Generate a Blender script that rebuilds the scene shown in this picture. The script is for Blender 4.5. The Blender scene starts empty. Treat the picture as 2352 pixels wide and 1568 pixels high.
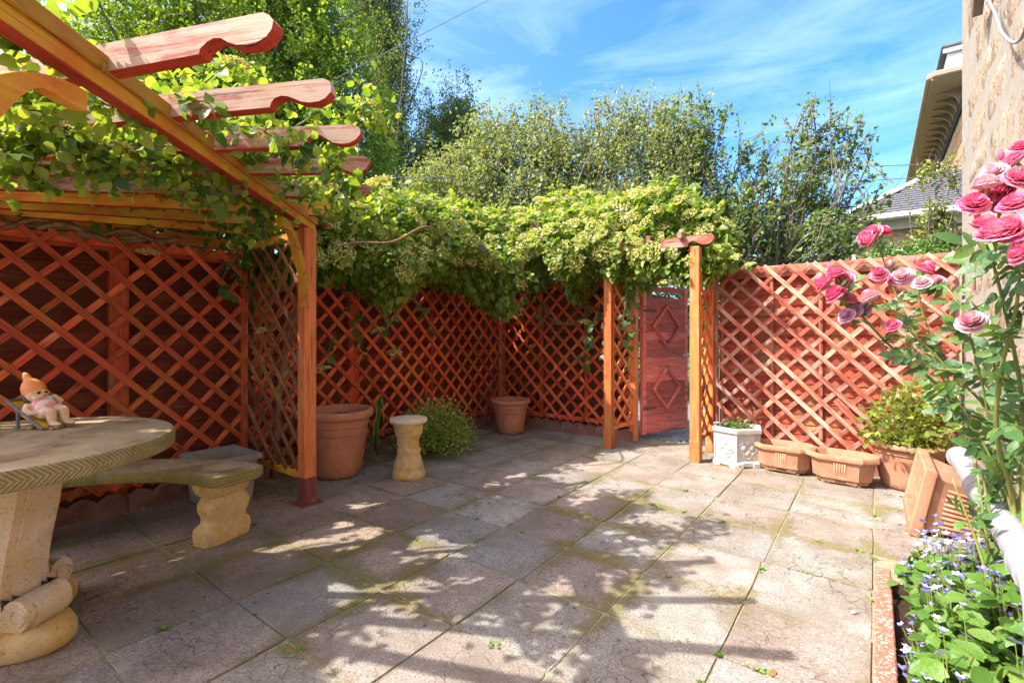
import bpy, math, random
import numpy as np
from mathutils import Vector, Matrix

random.seed(7)
rng = np.random.default_rng(11)
SC = bpy.context.scene
COL = SC.collection
R = math.radians

# ------------------------------------------------------------------ camera
cam_data = bpy.data.cameras.new('camera')
cam = bpy.data.objects.new('camera', cam_data)
COL.objects.link(cam)
cam.location = (0, 0, 1.2)
cam.rotation_euler = (R(90), 0, R(36.96))
cam_data.sensor_width = 36
cam_data.lens = 17.0
cam_data.shift_y = -0.0085
cam_data.clip_end = 2000
cam_data.clip_start = 0.05
SC.camera = cam

# ------------------------------------------------------------------ light
SUN_DIR = Vector((-1.12, -1.34, 2.05)).normalized()       # towards the sun
elev = math.asin(SUN_DIR.z)
world = bpy.data.worlds.new('World')
SC.world = world
world.use_nodes = True
wn = world.node_tree
wn.nodes.clear()
w_out = wn.nodes.new('ShaderNodeOutputWorld')
w_bg = wn.nodes.new('ShaderNodeBackground')
w_sky = wn.nodes.new('ShaderNodeTexSky')
w_sky.sky_type = 'NISHITA'
w_sky.sun_disc = False
w_sky.sun_elevation = elev
w_sky.sun_rotation = math.atan2(SUN_DIR.x, SUN_DIR.y)
w_sky.altitude = 0
w_sky.air_density = 0.75
w_sky.dust_density = 3.5
w_sky.ozone_density = 1.2
w_tc = wn.nodes.new('ShaderNodeTexCoord')
w_map = wn.nodes.new('ShaderNodeMapping')
w_map.inputs['Scale'].default_value = (1.3, 1.9, 6.5)
w_map.inputs['Rotation'].default_value = (0.12, 0.1, 0.5)
w_no = wn.nodes.new('ShaderNodeTexNoise')
w_no.inputs['Scale'].default_value = 2.1
w_no.inputs['Detail'].default_value = 8
w_no.inputs['Roughness'].default_value = 0.62
w_no.inputs['Distortion'].default_value = 0.5
w_rp = wn.nodes.new('ShaderNodeValToRGB')
w_rp.color_ramp.elements[0].position = 0.40
w_rp.color_ramp.elements[0].color = (0, 0, 0, 1)
w_rp.color_ramp.elements[1].position = 1.0
w_rp.color_ramp.elements[1].color = (0.17, 0.17, 0.17, 1)
w_mix = wn.nodes.new('ShaderNodeMix')
w_mix.data_type = 'RGBA'
w_mix.inputs[7].default_value = (9.0, 9.6, 10.2, 1)
wn.links.new(w_tc.outputs['Generated'], w_map.inputs['Vector'])
wn.links.new(w_map.outputs['Vector'], w_no.inputs['Vector'])
wn.links.new(w_no.outputs['Fac'], w_rp.inputs['Fac'])
wn.links.new(w_rp.outputs['Color'], w_mix.inputs[0])
w_hs = wn.nodes.new('ShaderNodeHueSaturation')
w_hs.inputs['Saturation'].default_value = 1.45
w_hs.inputs['Hue'].default_value = 0.496
wn.links.new(w_sky.outputs['Color'], w_hs.inputs['Color'])
wn.links.new(w_hs.outputs['Color'], w_mix.inputs[6])
wn.links.new(w_mix.outputs[2], w_bg.inputs['Color'])
w_bg.inputs['Strength'].default_value = 0.15
wn.links.new(w_bg.outputs[0], w_out.inputs[0])

sun_data = bpy.data.lights.new('sun', 'SUN')
sun = bpy.data.objects.new('sun', sun_data)
COL.objects.link(sun)
sun_data.energy = 2.9
sun_data.angle = R(0.55)
sun_data.color = (1.0, 0.965, 0.90)
sun.location = (-8, -10, 15)
sun.rotation_euler = SUN_DIR.to_track_quat('Z', 'Y').to_euler()

SC.view_settings.view_transform = 'Standard'
SC.view_settings.look = 'None'
SC.view_settings.gamma = 1.0
SC.view_settings.use_curve_mapping = False
SC.view_settings.exposure = 1.80
SC.render.engine = 'CYCLES'
SC.cycles.use_denoising = True
SC.cycles.max_bounces = 5
SC.cycles.diffuse_bounces = 3
SC.cycles.transmission_bounces = 3
SC.cycles.use_adaptive_sampling = True
SC.cycles.adaptive_threshold = 0.025
SC.cycles.sample_clamp_indirect = 8.0

# ------------------------------------------------------------------ helpers
CY, SY = 0.7991, 0.6012
FPX, CX0, HY0, CH = 1111.0, 1176.0, 764.0, 1.2

def P(x, y, d):
    r = (x - CX0) / FPX * d
    return Vector((r*CY - d*SY, r*SY + d*CY, CH + (HY0 - y) / FPX * d))

WM = {}

def place(o, parent, M):
    COL.objects.link(o)
    if parent is not None:
        o.parent = parent
        o.matrix_basis = WM[parent.name].inverted() @ M
    else:
        o.matrix_basis = M
    WM[o.name] = M.copy()
    return o

def tag(o, label=None, cat=None, group=None, kind=None):
    if label: o['label'] = label
    if cat: o['category'] = cat
    if group: o['group'] = group
    if kind: o['kind'] = kind
    return o

def thing(name, label, cat, loc=(0, 0, 0), group=None, rz=0.0):
    o = bpy.data.objects.new(name, None)
    o.empty_display_size = 0.1
    place(o, None, Matrix.Translation(Vector(loc)) @ Matrix.Rotation(rz, 4, 'Z'))
    return tag(o, label, cat, group)

def mk_mesh(name, verts, faces, mats, smooth=None):
    me = bpy.data.meshes.new(name)
    me.from_pydata([tuple(v) for v in verts], [], faces)
    if not isinstance(mats, (list, tuple)):
        mats = [mats]
    for m in mats:
        me.materials.append(m)
    if smooth is not None:
        me.polygons.foreach_set('use_smooth', [True] * len(me.polygons))
        if smooth < 179:
            me.set_sharp_from_angle(angle=R(smooth))
    me.update()
    return me

def ob(name, me, parent=None, M=None):
    o = bpy.data.objects.new(name, me)
    return place(o, parent, M if M is not None else Matrix.Identity(4))

def frame(o, x, z):
    x = Vector(x).normalized()
    z = Vector(z)
    y = z.cross(x).normalized()
    z = x.cross(y)
    M = Matrix((x, y, z)).transposed().to_4x4()
    M.translation = Vector(o)
    return M

def cbox(sx, sy, sz, b=0.004):
    """chamfered box centred on the origin: half sizes sx, sy, sz"""
    vs, idx = [], {}
    for a in (-1, 1):
        for c in (-1, 1):
            for e in (-1, 1):
                for ax in range(3):
                    h = [sx - b, sy - b, sz - b]
                    h[ax] = (sx, sy, sz)[ax]
                    idx[(a, c, e, ax)] = len(vs)
                    vs.append((a*h[0], c*h[1], e*h[2]))
    fs = []
    sg = (-1, 1)
    for ax in range(3):
        o1, o2 = [k for k in range(3) if k != ax]
        for s in sg:
            q = []
            for (u, v) in ((-1, -1), (1, -1), (1, 1), (-1, 1)):
                k = [0, 0, 0]; k[ax] = s; k[o1] = u; k[o2] = v
                q.append(idx[(*k, ax)])
            fs.append(q)
        for u in sg:                       # edges parallel to axis ax
            for v in sg:
                k0 = [0, 0, 0]; k0[ax] = -1; k0[o1] = u; k0[o2] = v
                k1 = list(k0); k1[ax] = 1
                fs.append([idx[(*k0, o1)], idx[(*k1, o1)], idx[(*k1, o2)], idx[(*k0, o2)]])
    for a in sg:
        for c in sg:
            for e in sg:
                fs.append([idx[(a, c, e, 0)], idx[(a, c, e, 1)], idx[(a, c, e, 2)]])
    out = []
    for f in fs:
        p = [Vector(vs[i]) for i in f]
        n = (p[1]-p[0]).cross(p[2]-p[0])
        ctr = sum(p, Vector()) / len(p)
        out.append(f if n.dot(ctr) > 0 else f[::-1])
    return vs, out

_cache = {}
def box_mesh(name, L, w, t, mat, b=0.004):
    k = (name, round(L, 3), round(w, 4), round(t, 4), mat.name, b)
    if k not in _cache:
        v, f = cbox(L/2, w/2, t/2, min(b, w/3, t/3))
        _cache[k] = mk_mesh(name, v, f, mat)
    return _cache[k]

def stick(name, p0, p1, w, t, up, mat, parent, b=0.004):
    """timber from p0 to p1, w wide (local y), t thick along `up`"""
    p0, p1 = Vector(p0), Vector(p1)
    L = (p1-p0).length
    return ob(name, box_mesh(name, L, w, t, mat, b), parent, frame((p0+p1)/2, p1-p0, up))

def lathe(prof, n=32, cap=True):
    vs, fs = [], []
    for (r, z) in prof:
        for i in range(n):
            a = 2*math.pi*i/n
            vs.append((r*math.cos(a), r*math.sin(a), z))
    for j in range(len(prof)-1):
        for i in range(n):
            k = (i+1) % n
            fs.append([j*n+i, j*n+k, (j+1)*n+k, (j+1)*n+i])
    if cap:
        fs.append([i for i in range(n)][::-1])
        fs.append([(len(prof)-1)*n+i for i in range(n)])
    return vs, fs

def prism(poly, t):
    """poly in x,z; thickness along y"""
    n = len(poly)
    vs = [(x, -t/2, z) for x, z in poly] + [(x, t/2, z) for x, z in poly]
    fs = [list(range(n)), list(range(2*n-1, n-1, -1))]
    for i in range(n):
        k = (i+1) % n
        fs.append([k, i, n+i, n+k])
    area = sum(poly[i][0]*poly[(i+1) % n][1]-poly[(i+1) % n][0]*poly[i][1] for i in range(n))
    if area < 0:
        fs = [f[::-1] for f in fs]
    return vs, fs

def tube(pts, rad, n=6, caps=True):
    pts = [Vector(p) for p in pts]
    if not hasattr(rad, '__len__'):
        rad = [rad]*len(pts)
    vs, fs = [], []
    up = Vector((0.13, 0.21, 1)).normalized()
    for i, p in enumerate(pts):
        t = (pts[min(i+1, len(pts)-1)] - pts[max(i-1, 0)]).normalized()
        a = up - t*up.dot(t)
        if a.length < 1e-3:
            a = Vector((1, 0, 0)) - t*t.x
        a.normalize()
        up = a
        b = t.cross(a)
        for k in range(n):
            an = 2*math.pi*k/n
            vs.append(p + (a*math.cos(an) + b*math.sin(an))*rad[i])
    for i in range(len(pts)-1):
        for k in range(n):
            m = (k+1) % n
            fs.append([i*n+k, i*n+m, (i+1)*n+m, (i+1)*n+k])
    if caps:
        fs.append(list(range(n))[::-1])
        fs.append([(len(pts)-1)*n+k for k in range(n)])
    return vs, fs

def join(*vf):
    vs, fs = [], []
    for v, f in vf:
        o = len(vs)
        vs += [tuple(q) for q in v]
        fs += [[i+o for i in q] for q in f]
    return vs, fs

def move(vf, M):
    v, f = vf
    return [M @ Vector(q) for q in v], f

def curve(pts, n=12):
    """Catmull-Rom through pts"""
    pts = [Vector(p) for p in pts]
    q = [2*pts[0]-pts[1]] + pts + [2*pts[-1]-pts[-2]]
    out = []
    for i in range(1, len(q)-2):
        for k in range(n):
            t = k/n
            out.append(0.5*((2*q[i]) + (q[i+1]-q[i-1])*t + (2*q[i-1]-5*q[i]+4*q[i+1]-q[i+2])*t*t
                            + (3*q[i]-q[i-1]-3*q[i+1]+q[i+2])*t*t*t))
    out.append(pts[-1])
    return out

def ellipsoid(c, r, nu=12, nv=8):
    prof = [(max(1e-4, math.sin(math.pi*j/nv)), -math.cos(math.pi*j/nv)) for j in range(nv+1)]
    v, f = lathe(prof, nu, cap=False)
    return [(c[0]+q[0]*r[0], c[1]+q[1]*r[1], c[2]+q[2]*r[2]) for q in v], f

# --- fast leaf clouds ------------------------------------------------------
LEAF4 = (np.array([[0, 0, 0], [.36, .42, .10], [0, 1, -.06], [-.36, .42, .10]]), [(0, 1, 2), (0, 2, 3)])
LEAF8 = (np.array([[0, 0, 0], [0, .5, .0], [0, 1.0, -.12],
                   [.26, .05, .05], [.43, .36, .10], [.24, .74, .03],
                   [-.26, .05, .05], [-.43, .36, .10], [-.24, .74, .03]]),
         [(0, 3, 4, 1), (1, 4, 5, 2), (0, 1, 7, 6), (1, 2, 8, 7)])
OVAL8 = (np.array([[0, 0, 0], [0, .5, -.02], [0, 1.0, -.10],
                   [.16, .12, .03], [.30, .45, .07], [.19, .80, .01],
                   [-.16, .12, .03], [-.30, .45, .07], [-.19, .80, .01]]),
         [(0, 3, 4, 1), (1, 4, 5, 2), (0, 1, 7, 6), (1, 2, 8, 7)])
QUADF = (np.array([[-.5, -.5, 0], [.5, -.5, .12], [.5, .5, 0], [-.5, .5, .12]]), [(0, 1, 2, 3)])

def cloud_mesh(name, pos, axis, nrm, size, tmpl, mat, smooth=True):
    pos = np.asarray(pos, float); n = len(pos)
    axis = np.asarray(axis, float); nrm = np.asarray(nrm, float)
    axis = axis/np.maximum(np.linalg.norm(axis, axis=1, keepdims=True), 1e-6)
    xx = np.cross(axis, nrm)
    ln = np.linalg.norm(xx, axis=1, keepdims=True)
    bad = ln[:, 0] < 1e-4
    xx[bad] = np.cross(axis[bad], np.array([0.3, 0.9, 0.2])); ln = np.maximum(np.linalg.norm(xx, axis=1, keepdims=True), 1e-6)
    xx = xx/ln
    zz = np.cross(xx, axis)
    tv, tf = tmpl
    size = np.broadcast_to(np.asarray(size, float), (n,)).reshape(n, 1, 1)
    V = pos[:, None, :] + size*(tv[None, :, 0:1]*xx[:, None, :] + tv[None, :, 1:2]*axis[:, None, :] + tv[None, :, 2:3]*zz[:, None, :])
    k = len(tv)
    V = V.reshape(-1, 3)
    me = bpy.data.meshes.new(name)
    me.vertices.add(len(V))
    me.vertices.foreach_set('co', V.astype(np.float32).ravel())
    loops = np.concatenate([np.asarray(f) for f in tf])
    lens = np.array([len(f) for f in tf])
    offs = (np.arange(n)*k)[:, None]
    L = (loops[None, :] + offs).ravel()
    me.loops.add(len(L))
    me.loops.foreach_set('vertex_index', L.astype(np.int32))
    np_ = n*len(tf)
    st = np.concatenate([[0], np.cumsum(np.tile(lens, n))[:-1]])
    me.polygons.add(np_)
    me.polygons.foreach_set('loop_start', st.astype(np.int32))
    me.polygons.foreach_set('use_smooth', np.full(np_, smooth))
    me.materials.append(mat)
    me.update(calc_edges=True)
    return me

def rand_unit(n):
    v = rng.normal(size=(n, 3))
    return v/np.linalg.norm(v, axis=1, keepdims=True)

def tubes_mesh(name, polys, mat, n=4):
    vs, fs = [], []
    for pts, rad in polys:
        v, f = tube(pts, rad, n, caps=False)
        o = len(vs)
        vs += v
        fs += [[i+o for i in q] for q in f]
    return mk_mesh(name, vs, fs, mat, smooth=180)

# ------------------------------------------------------------------ materials
class NT:
    def __init__(s, name):
        s.m = bpy.data.materials.new(name)
        s.m.use_nodes = True
        s.t = s.m.node_tree
        s.b = s.t.nodes['Principled BSDF']
        s.out = s.t.nodes['Material Output']
    def n(s, kind, **kw):
        nd = s.t.nodes.new(kind)
        for k, v in kw.items():
            setattr(nd, k, v)
        return nd
    def l(s, a, b):
        s.t.links.new(a, b)
    def coord(s, which='Object', scale=(1, 1, 1)):
        if which == 'Position':
            o = s.n('ShaderNodeNewGeometry').outputs['Position']
        else:
            o = s.n('ShaderNodeTexCoord').outputs[which]
        mp = s.n('ShaderNodeMapping')
        mp.inputs['Scale'].default_value = scale
        s.l(o, mp.inputs['Vector'])
        return mp.outputs['Vector']
    def noise(s, vec, scale=5, detail=4, rough=.55, dist=0.0):
        nd = s.n('ShaderNodeTexNoise')
        nd.inputs['Scale'].default_value = scale
        nd.inputs['Detail'].default_value = detail
        nd.inputs['Roughness'].default_value = rough
        nd.inputs['Distortion'].default_value = dist
        s.l(vec, nd.inputs['Vector'])
        return nd.outputs['Fac']
    def ramp(s, fac, stops):
        nd = s.n('ShaderNodeValToRGB')
        cr = nd.color_ramp
        while len(cr.elements) < len(stops):
            cr.elements.new(0.5)
        for e, (p, c) in zip(cr.elements, stops):
            e.position = p
            if not hasattr(c, '__len__'):
                c = (c, c, c)
            e.color = (*c[:3], 1)
        s.l(fac, nd.inputs['Fac'])
        return nd.outputs['Color']
    def mix(s, fac, a, b, blend='MIX'):
        nd = s.n('ShaderNodeMix', data_type='RGBA', blend_type=blend)
        for i, v in ((0, fac), (6, a), (7, b)):
            if hasattr(v, 'links'):
                s.l(v, nd.inputs[i])
            elif i == 0:
                nd.inputs[0].default_value = v
            else:
                nd.inputs[i].default_value = (*v[:3], 1)
        return nd.outputs[2]
    def math(s, op, a, b=None, c=None):
        nd = s.n('ShaderNodeMath', operation=op)
        for i, v in enumerate((a, b, c)):
            if v is None: continue
            if hasattr(v, 'links'): s.l(v, nd.inputs[i])
            else: nd.inputs[i].default_value = v
        return nd.outputs[0]
    def bump(s, h, strength=.3, dist=.01):
        nd = s.n('ShaderNodeBump')
        nd.inputs['Strength'].default_value = strength
        nd.inputs['Distance'].default_value = dist
        s.l(h, nd.inputs['Height'])
        s.l(nd.outputs[0], s.b.inputs['Normal'])
    def col(s, c):
        if hasattr(c, 'links'): s.l(c, s.b.inputs['Base Color'])
        else: s.b.inputs['Base Color'].default_value = (*c, 1)
        return s
    def rough(s, r, spec=.35):
        if hasattr(r, 'links'): s.l(r, s.b.inputs['Roughness'])
        else: s.b.inputs['Roughness'].default_value = r
        s.b.inputs['Specular IOR Level'].default_value = spec
        return s

def wood(name, base, dark, pale, algae, pale_amt, algae_amt, rough=.72, flake=.62):
    t = NT(name)
    rnd = t.n('ShaderNodeObjectInfo').outputs['Random']
    tc = t.n('ShaderNodeTexCoord').outputs['Object']
    ad = t.n('ShaderNodeVectorMath', operation='ADD')
    cmb = t.n('ShaderNodeCombineXYZ')
    r10 = t.math('MULTIPLY', rnd, 37.0)
    t.l(r10, cmb.inputs[0]); t.l(r10, cmb.inputs[1])
    t.l(tc, ad.inputs[0]); t.l(cmb.outputs[0], ad.inputs[1])
    mp = t.n('ShaderNodeMapping'); mp.inputs['Scale'].default_value = (2.0, 34, 34)
    t.l(ad.outputs[0], mp.inputs['Vector'])
    grain = t.noise(mp.outputs['Vector'], 2.2, 6, .62, .25)
    mp2 = t.n('ShaderNodeMapping'); mp2.inputs['Scale'].default_value = (2.2, 7, 7)
    t.l(ad.outputs[0], mp2.inputs['Vector'])
    patch = t.noise(mp2.outputs['Vector'], 1.6, 5, .6, .3)
    c = t.ramp(grain, [(.25, dark), (.55, base), (.8, [min(1, v*1.35) for v in base])])
    pm = t.ramp(t.math('ADD', t.math('MULTIPLY', patch, .7), t.math('MULTIPLY', grain, .3)), [(flake-pale_amt, 0), (flake-pale_amt+.1, 1)])
    c = t.mix(pm, c, pale)
    pos = t.coord('Position')
    al = t.ramp(t.noise(pos, 3.0, 6, .65, .4), [(.62-algae_amt, 0), (.80-algae_amt*.6, 1)])
    c = t.mix(al, c, algae)
    mp3 = t.n('ShaderNodeMapping'); mp3.inputs['Scale'].default_value = (1.1, 60, 60)
    t.l(ad.outputs[0], mp3.inputs['Vector'])
    spl = t.ramp(t.noise(mp3.outputs['Vector'], 1.5, 2, .5, .1), [(.30, 1), (.345, 0)])
    c = t.mix(t.math('MULTIPLY', spl, .75), c, [v*.25 for v in dark])
    vk = t.n('ShaderNodeTexVoronoi'); vk.inputs['Scale'].default_value = 1.0
    mp4 = t.n('ShaderNodeMapping'); mp4.inputs['Scale'].default_value = (3.2, 14, 14)
    t.l(ad.outputs[0], mp4.inputs['Vector']); t.l(mp4.outputs['Vector'], vk.inputs['Vector'])
    c = t.mix(t.ramp(vk.outputs['Distance'], [(.07, .7), (.16, 0)]), c, [v*.45 for v in dark])
    hue = t.n('ShaderNodeHueSaturation')
    t.l(c, hue.inputs['Color'])
    t.l(t.math('ADD', t.math('MULTIPLY', rnd, .7), .68), hue.inputs['Value'])
    t.col(hue.outputs[0]).rough(rough, .3)
    t.bump(t.math('ADD', grain, t.math('MULTIPLY', patch, .4)), .35, .004)
    return t.m

M = {}
RED, REDD = (.58, .088, .030), (.20, .026, .012)
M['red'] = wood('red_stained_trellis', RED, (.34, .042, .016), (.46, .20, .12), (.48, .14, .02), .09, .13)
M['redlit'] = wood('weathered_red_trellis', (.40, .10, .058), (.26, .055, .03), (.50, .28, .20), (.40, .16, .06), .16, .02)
M['board'] = wood('shade_darkened_red_board', (.18, .034, .016), (.08, .015, .008), (.23, .11, .05), (.16, .085, .035), .03, .05)  # darker copy of the board wood, shade behind the trellis put into its colour
M['boardlit'] = wood('sun_brightened_red_board', (.40, .080, .042), (.24, .04, .02), (.42, .22, .12), (.40, .24, .10), .06, .10)  # brighter copy of the board wood, sunlight put into its colour
M['perg'] = wood('pergola_timber', (.50, .105, .022), (.32, .05, .012), (.52, .24, .05), (.56, .31, .025), .12, .30)
M['raft'] = wood('weathered_rafter', (.34, .11, .075), (.16, .045, .03), (.40, .27, .205), (.36, .23, .09), .20, .08)
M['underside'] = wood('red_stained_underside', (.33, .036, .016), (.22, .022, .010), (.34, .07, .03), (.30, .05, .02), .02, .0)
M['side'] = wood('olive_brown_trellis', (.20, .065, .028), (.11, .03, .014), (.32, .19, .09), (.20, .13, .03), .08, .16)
M['post'] = wood('orange_stained_post', (.58, .165, .05), (.38, .075, .025), (.54, .24, .12), (.46, .22, .04), .06, .12)
M['gate'] = wood('peeling_gate_board', (.62, .15, .095), (.42, .085, .052), (.52, .34, .20), (.34, .10, .05), .09, .0, flake=.66)
M['shoe'] = wood('red_painted_shoe', (.15, .042, .030), (.085, .022, .016), (.22, .11, .08), (.12, .06, .04), .08, .04)

def simple(name, c, rough=.6, spec=.3, vary=.25, scale=8, bump=.2, bdist=.004, coordsys='Object', c2=None):
    t = NT(name)
    v = t.coord(coordsys)
    f = t.noise(v, scale, 6, .6, .2)
    c2 = c2 or [x*(1-vary) for x in c]
    t.col(t.ramp(f, [(.3, c2), (.7, [min(1, x*(1+vary*.4)) for x in c])])).rough(rough, spec)
    if bump:
        t.bump(t.noise(v, scale*5, 5, .65), bump, bdist)
    return t.m

def leafmat(name, cols, rough=.45, trans=.35, spec=.4, tcol=None, mott=0):
    t = NT(name)
    g = t.n('ShaderNodeNewGeometry')
    oi = t.n('ShaderNodeObjectInfo')
    rr = t.math('FRACT', t.math('ADD', g.outputs['Random Per Island'], t.math('MULTIPLY', oi.outputs['Random'], 7.31)))
    n = len(cols)
    c = t.ramp(rr, [(i/(n-1), cols[i]) for i in range(n)])
    if mott:
        nz = t.noise(t.coord('Position'), mott, 3, .7)
        c = t.mix(t.ramp(nz, [(.35, .55), (.55, 0)]), c, cols[0])
        c = t.mix(t.ramp(nz, [(.58, 0), (.75, .35)]), c, [min(1, v*1.6+.03) for v in cols[-2]])
        t.bump(nz, .5, .006)
    t.col(c).rough(rough, spec)
    tr = t.n('ShaderNodeBsdfTranslucent')
    hs = t.n('ShaderNodeMix', data_type='RGBA', blend_type='MULTIPLY')
    hs.inputs[0].default_value = 1.0
    t.l(c, hs.inputs[6])
    hs.inputs[7].default_value = (*(tcol or (1.7, 1.5, .5)), 1)
    t.l(hs.outputs[2], tr.inputs['Color'])
    mx = t.n('ShaderNodeMixShader')
    mx.inputs[0].default_value = trans
    t.l(t.b.outputs[0], mx.inputs[1]); t.l(tr.outputs[0], mx.inputs[2])
    t.l(mx.outputs[0], t.out.inputs[0])
    return t.m

M['leaf_vine'] = leafmat('vine_leaf', [(.09, .17, .03), (.13, .22, .035), (.19, .29, .045), (.33, .40, .08), (.14, .23, .04), (.24, .33, .06)], .42, .48, .35)
M['leaf_vine_dark'] = leafmat('vine_leaf_shade_tone', [(.045, .115, .03), (.065, .14, .035), (.10, .19, .04)], .38, .4, .45)  # darker copy of the vine leaf, with shade mixed into its greens
M['leaf_birch'] = leafmat('birch_leaf', [(.09, .17, .03), (.13, .22, .035), (.19, .30, .045), (.30, .38, .055)], .55, .45, .25)
M['leaf_birch2'] = leafmat('birch_leaf_far', [(.10, .16, .055), (.14, .20, .065), (.19, .25, .09)], .55, .42, .25)
M['leaf_shrub'] = leafmat('shrub_leaf', [(.13, .18, .065), (.18, .23, .085), (.24, .29, .13), (.30, .34, .19)], .50, .38, .3)
M['leaf_plum'] = leafmat('plum_leaf', [(.08, .14, .04), (.11, .18, .045), (.15, .23, .06), (.21, .29, .07)], .50, .38, .3)
M['leaf_rose'] = leafmat('rose_leaf', [(.045, .11, .035), (.06, .14, .04), (.09, .18, .045), (.14, .22, .05)], .36, .28, .45, mott=90)
M['leaf_bell'] = leafmat('bellflower_leaf', [(.06, .145, .02), (.09, .19, .025), (.13, .235, .035), (.075, .165, .025), (.18, .26, .06)], .42, .3, .4, mott=70)
M['leaf_yel'] = leafmat('pale_green_leaf', [(.13, .20, .03), (.20, .27, .04), (.30, .34, .06), (.09, .16, .03), (.30, .22, .10)], .45, .35)
M['leaf_bush'] = leafmat('mound_leaf', [(.17, .27, .05), (.24, .34, .06), (.38, .45, .08), (.15, .26, .06)], .45, .35)
M['floret'] = leafmat('green_floret', [(.34, .35, .08), (.46, .46, .13), (.58, .57, .22), (.40, .41, .10), (.66, .64, .36)], .7, .2, .1)
M['floret_dead'] = leafmat('brown_floret', [(.16, .10, .07), (.22, .14, .10), (.12, .08, .06)], .8, .15, .1)
M['bract'] = leafmat('white_bract', [(.72, .72, .60), (.80, .80, .72), (.70, .72, .50)], .6, .3, .1, (1, 1, .9))
M['petal_pink'] = leafmat('pink_rose_petal', [(.86, .16, .34), (.90, .29, .46), (.92, .47, .58), (.88, .22, .40), (.84, .11, .28)], .65, .42, .12, (1, .6, .7))
M['petal_pale'] = leafmat('faded_rose_petal', [(.84, .42, .52), (.86, .60, .66), (.84, .72, .72), (.82, .36, .48)], .6, .3, .2, (1, .7, .75))
M['petal_mauve'] = leafmat('mauve_rose_petal', [(.84, .46, .64), (.86, .64, .76), (.80, .36, .58)], .6, .3, .2, (1, .6, .8))
M['petal_blue'] = leafmat('lilac_petal', [(.36, .34, .78), (.45, .43, .84), (.56, .54, .88)], .55, .3, .2, (.8, .8, 1))
M['grass'] = leafmat('weed_blade', [(.08, .19, .025), (.13, .26, .03), (.20, .30, .04)], .5, .3)
M['bark'] = simple('vine_bark', (.26, .15, .085), .9, .1, .5, 18, .6, .01)
M['twig'] = simple('grey_twig', (.22, .175, .15), .9, .1, .35, 14, .3)
M['birchbark'] = simple('tree_bark', (.20, .16, .12), .9, .1, .5, 6, .6, .02)
M['cane'] = simple('rose_cane', (.13, .20, .045), .5, .3, .4, 20, .1, c2=(.20, .15, .05))
M['stemgreen'] = simple('green_stem', (.20, .25, .05), .6, .2, .3, 14, 0)
M['soil'] = simple('dark_soil', (.075, .045, .028), .95, .1, .5, 30, .9, .02)
def terracotta(name, c, c2, salt):
    t = NT(name)
    v = t.coord('Position')
    k = t.ramp(t.noise(v, 7, 6, .65, .3), [(.3, c2), (.7, c)])
    k = t.mix(t.ramp(t.noise(t.coord('Position', (1, 1, .45)), 13, 6, .7, .5), [(.52, 0), (.70, salt)]), k, [min(.7, x*1.1+.16) for x in c])
    k = t.mix(t.ramp(t.noise(v, 19, 5, .7, .3), [(.58, 0), (.70, .55)]), k, [x*.42 for x in c2])
    sep = t.n('ShaderNodeSeparateXYZ'); t.l(v, sep.inputs[0])
    low = t.math('MULTIPLY', t.ramp(sep.outputs[2], [(.0, 1), (.09, 0)]), t.ramp(t.noise(v, 26, 5, .7), [(.40, 0), (.55, .75)]))
    k = t.mix(low, k, (.12, .085, .05))
    t.col(k).rough(.72, .22)
    t.bump(t.noise(v, 60, 5, .65), .2, .003)
    return t.m
M['terra'] = terracotta('terracotta_plastic', (.50, .205, .11), (.40, .15, .08), .30)
M['terra_pale'] = terracotta('faded_terracotta', (.46, .23, .14), (.36, .165, .095), .45)
M['whitestone'] = simple('pale_cast_stone', (.52, .49, .45), .85, .15, .22, 9, .4)
M['greytrough'] = simple('grey_planter_plastic', (.34, .29, .25), .7, .2, .2, 6, .15)
M['pipe'] = simple('pale_grey_plastic', (.29, .30, .315), .45, .4, .06, 4, .05)
M['pipedark'] = simple('grey_rubber', (.30, .31, .33), .6, .3, .1, 6, .05)
M['cable'] = simple('grey_cable', (.22, .23, .25), .5, .3, .1, 5, 0)
M['rust'] = simple('rusty_iron', (.18, .085, .05), .8, .3, .5, 30, .5)
M['galv'] = simple('galvanised_metal', (.45, .42, .40), .45, .5, .2, 20, .1)
M['white'] = simple('white_paint', (.78, .78, .76), .5, .3, .06, 4, .05)
M['slate'] = simple('roof_slate', (.14, .14, .15), .7, .3, .35, 3, .3, coordsys='Object')
M['lead'] = simple('pale_lead', (.55, .55, .56), .6, .3, .1, 4, .1)
M['edging'] = simple('scalloped_concrete', (.27, .13, .095), .9, .1, .4, 12, .5, .008)
M['joint'] = simple('joint_sand', (.30, .26, .19), .95, .1, .4, 40, .5, .004, 'Position', c2=(.17, .16, .07))
M['soffit'] = simple('tan_soffit_paint', (.30, .245, .18), .7, .2, .1, 3, .05)
M['gravel'] = simple('grey_gravel_base', (.26, .26, .27), .95, .1, .5, 60, .8, .02)
M['pebble'] = leafmat('gravel_chip', [(.20, .21, .23), (.34, .34, .35), (.48, .47, .46), (.28, .26, .25)], .9, 0.0, .1)
M['dirt'] = simple('earth', (.12, .10, .05), .95, .1, .5, 2, .4, .02, 'Position', c2=(.06, .09, .03))
M['glass'] = simple('dark_window_glass', (.05, .07, .09), .08, .6, .1, 3, 0)

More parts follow.
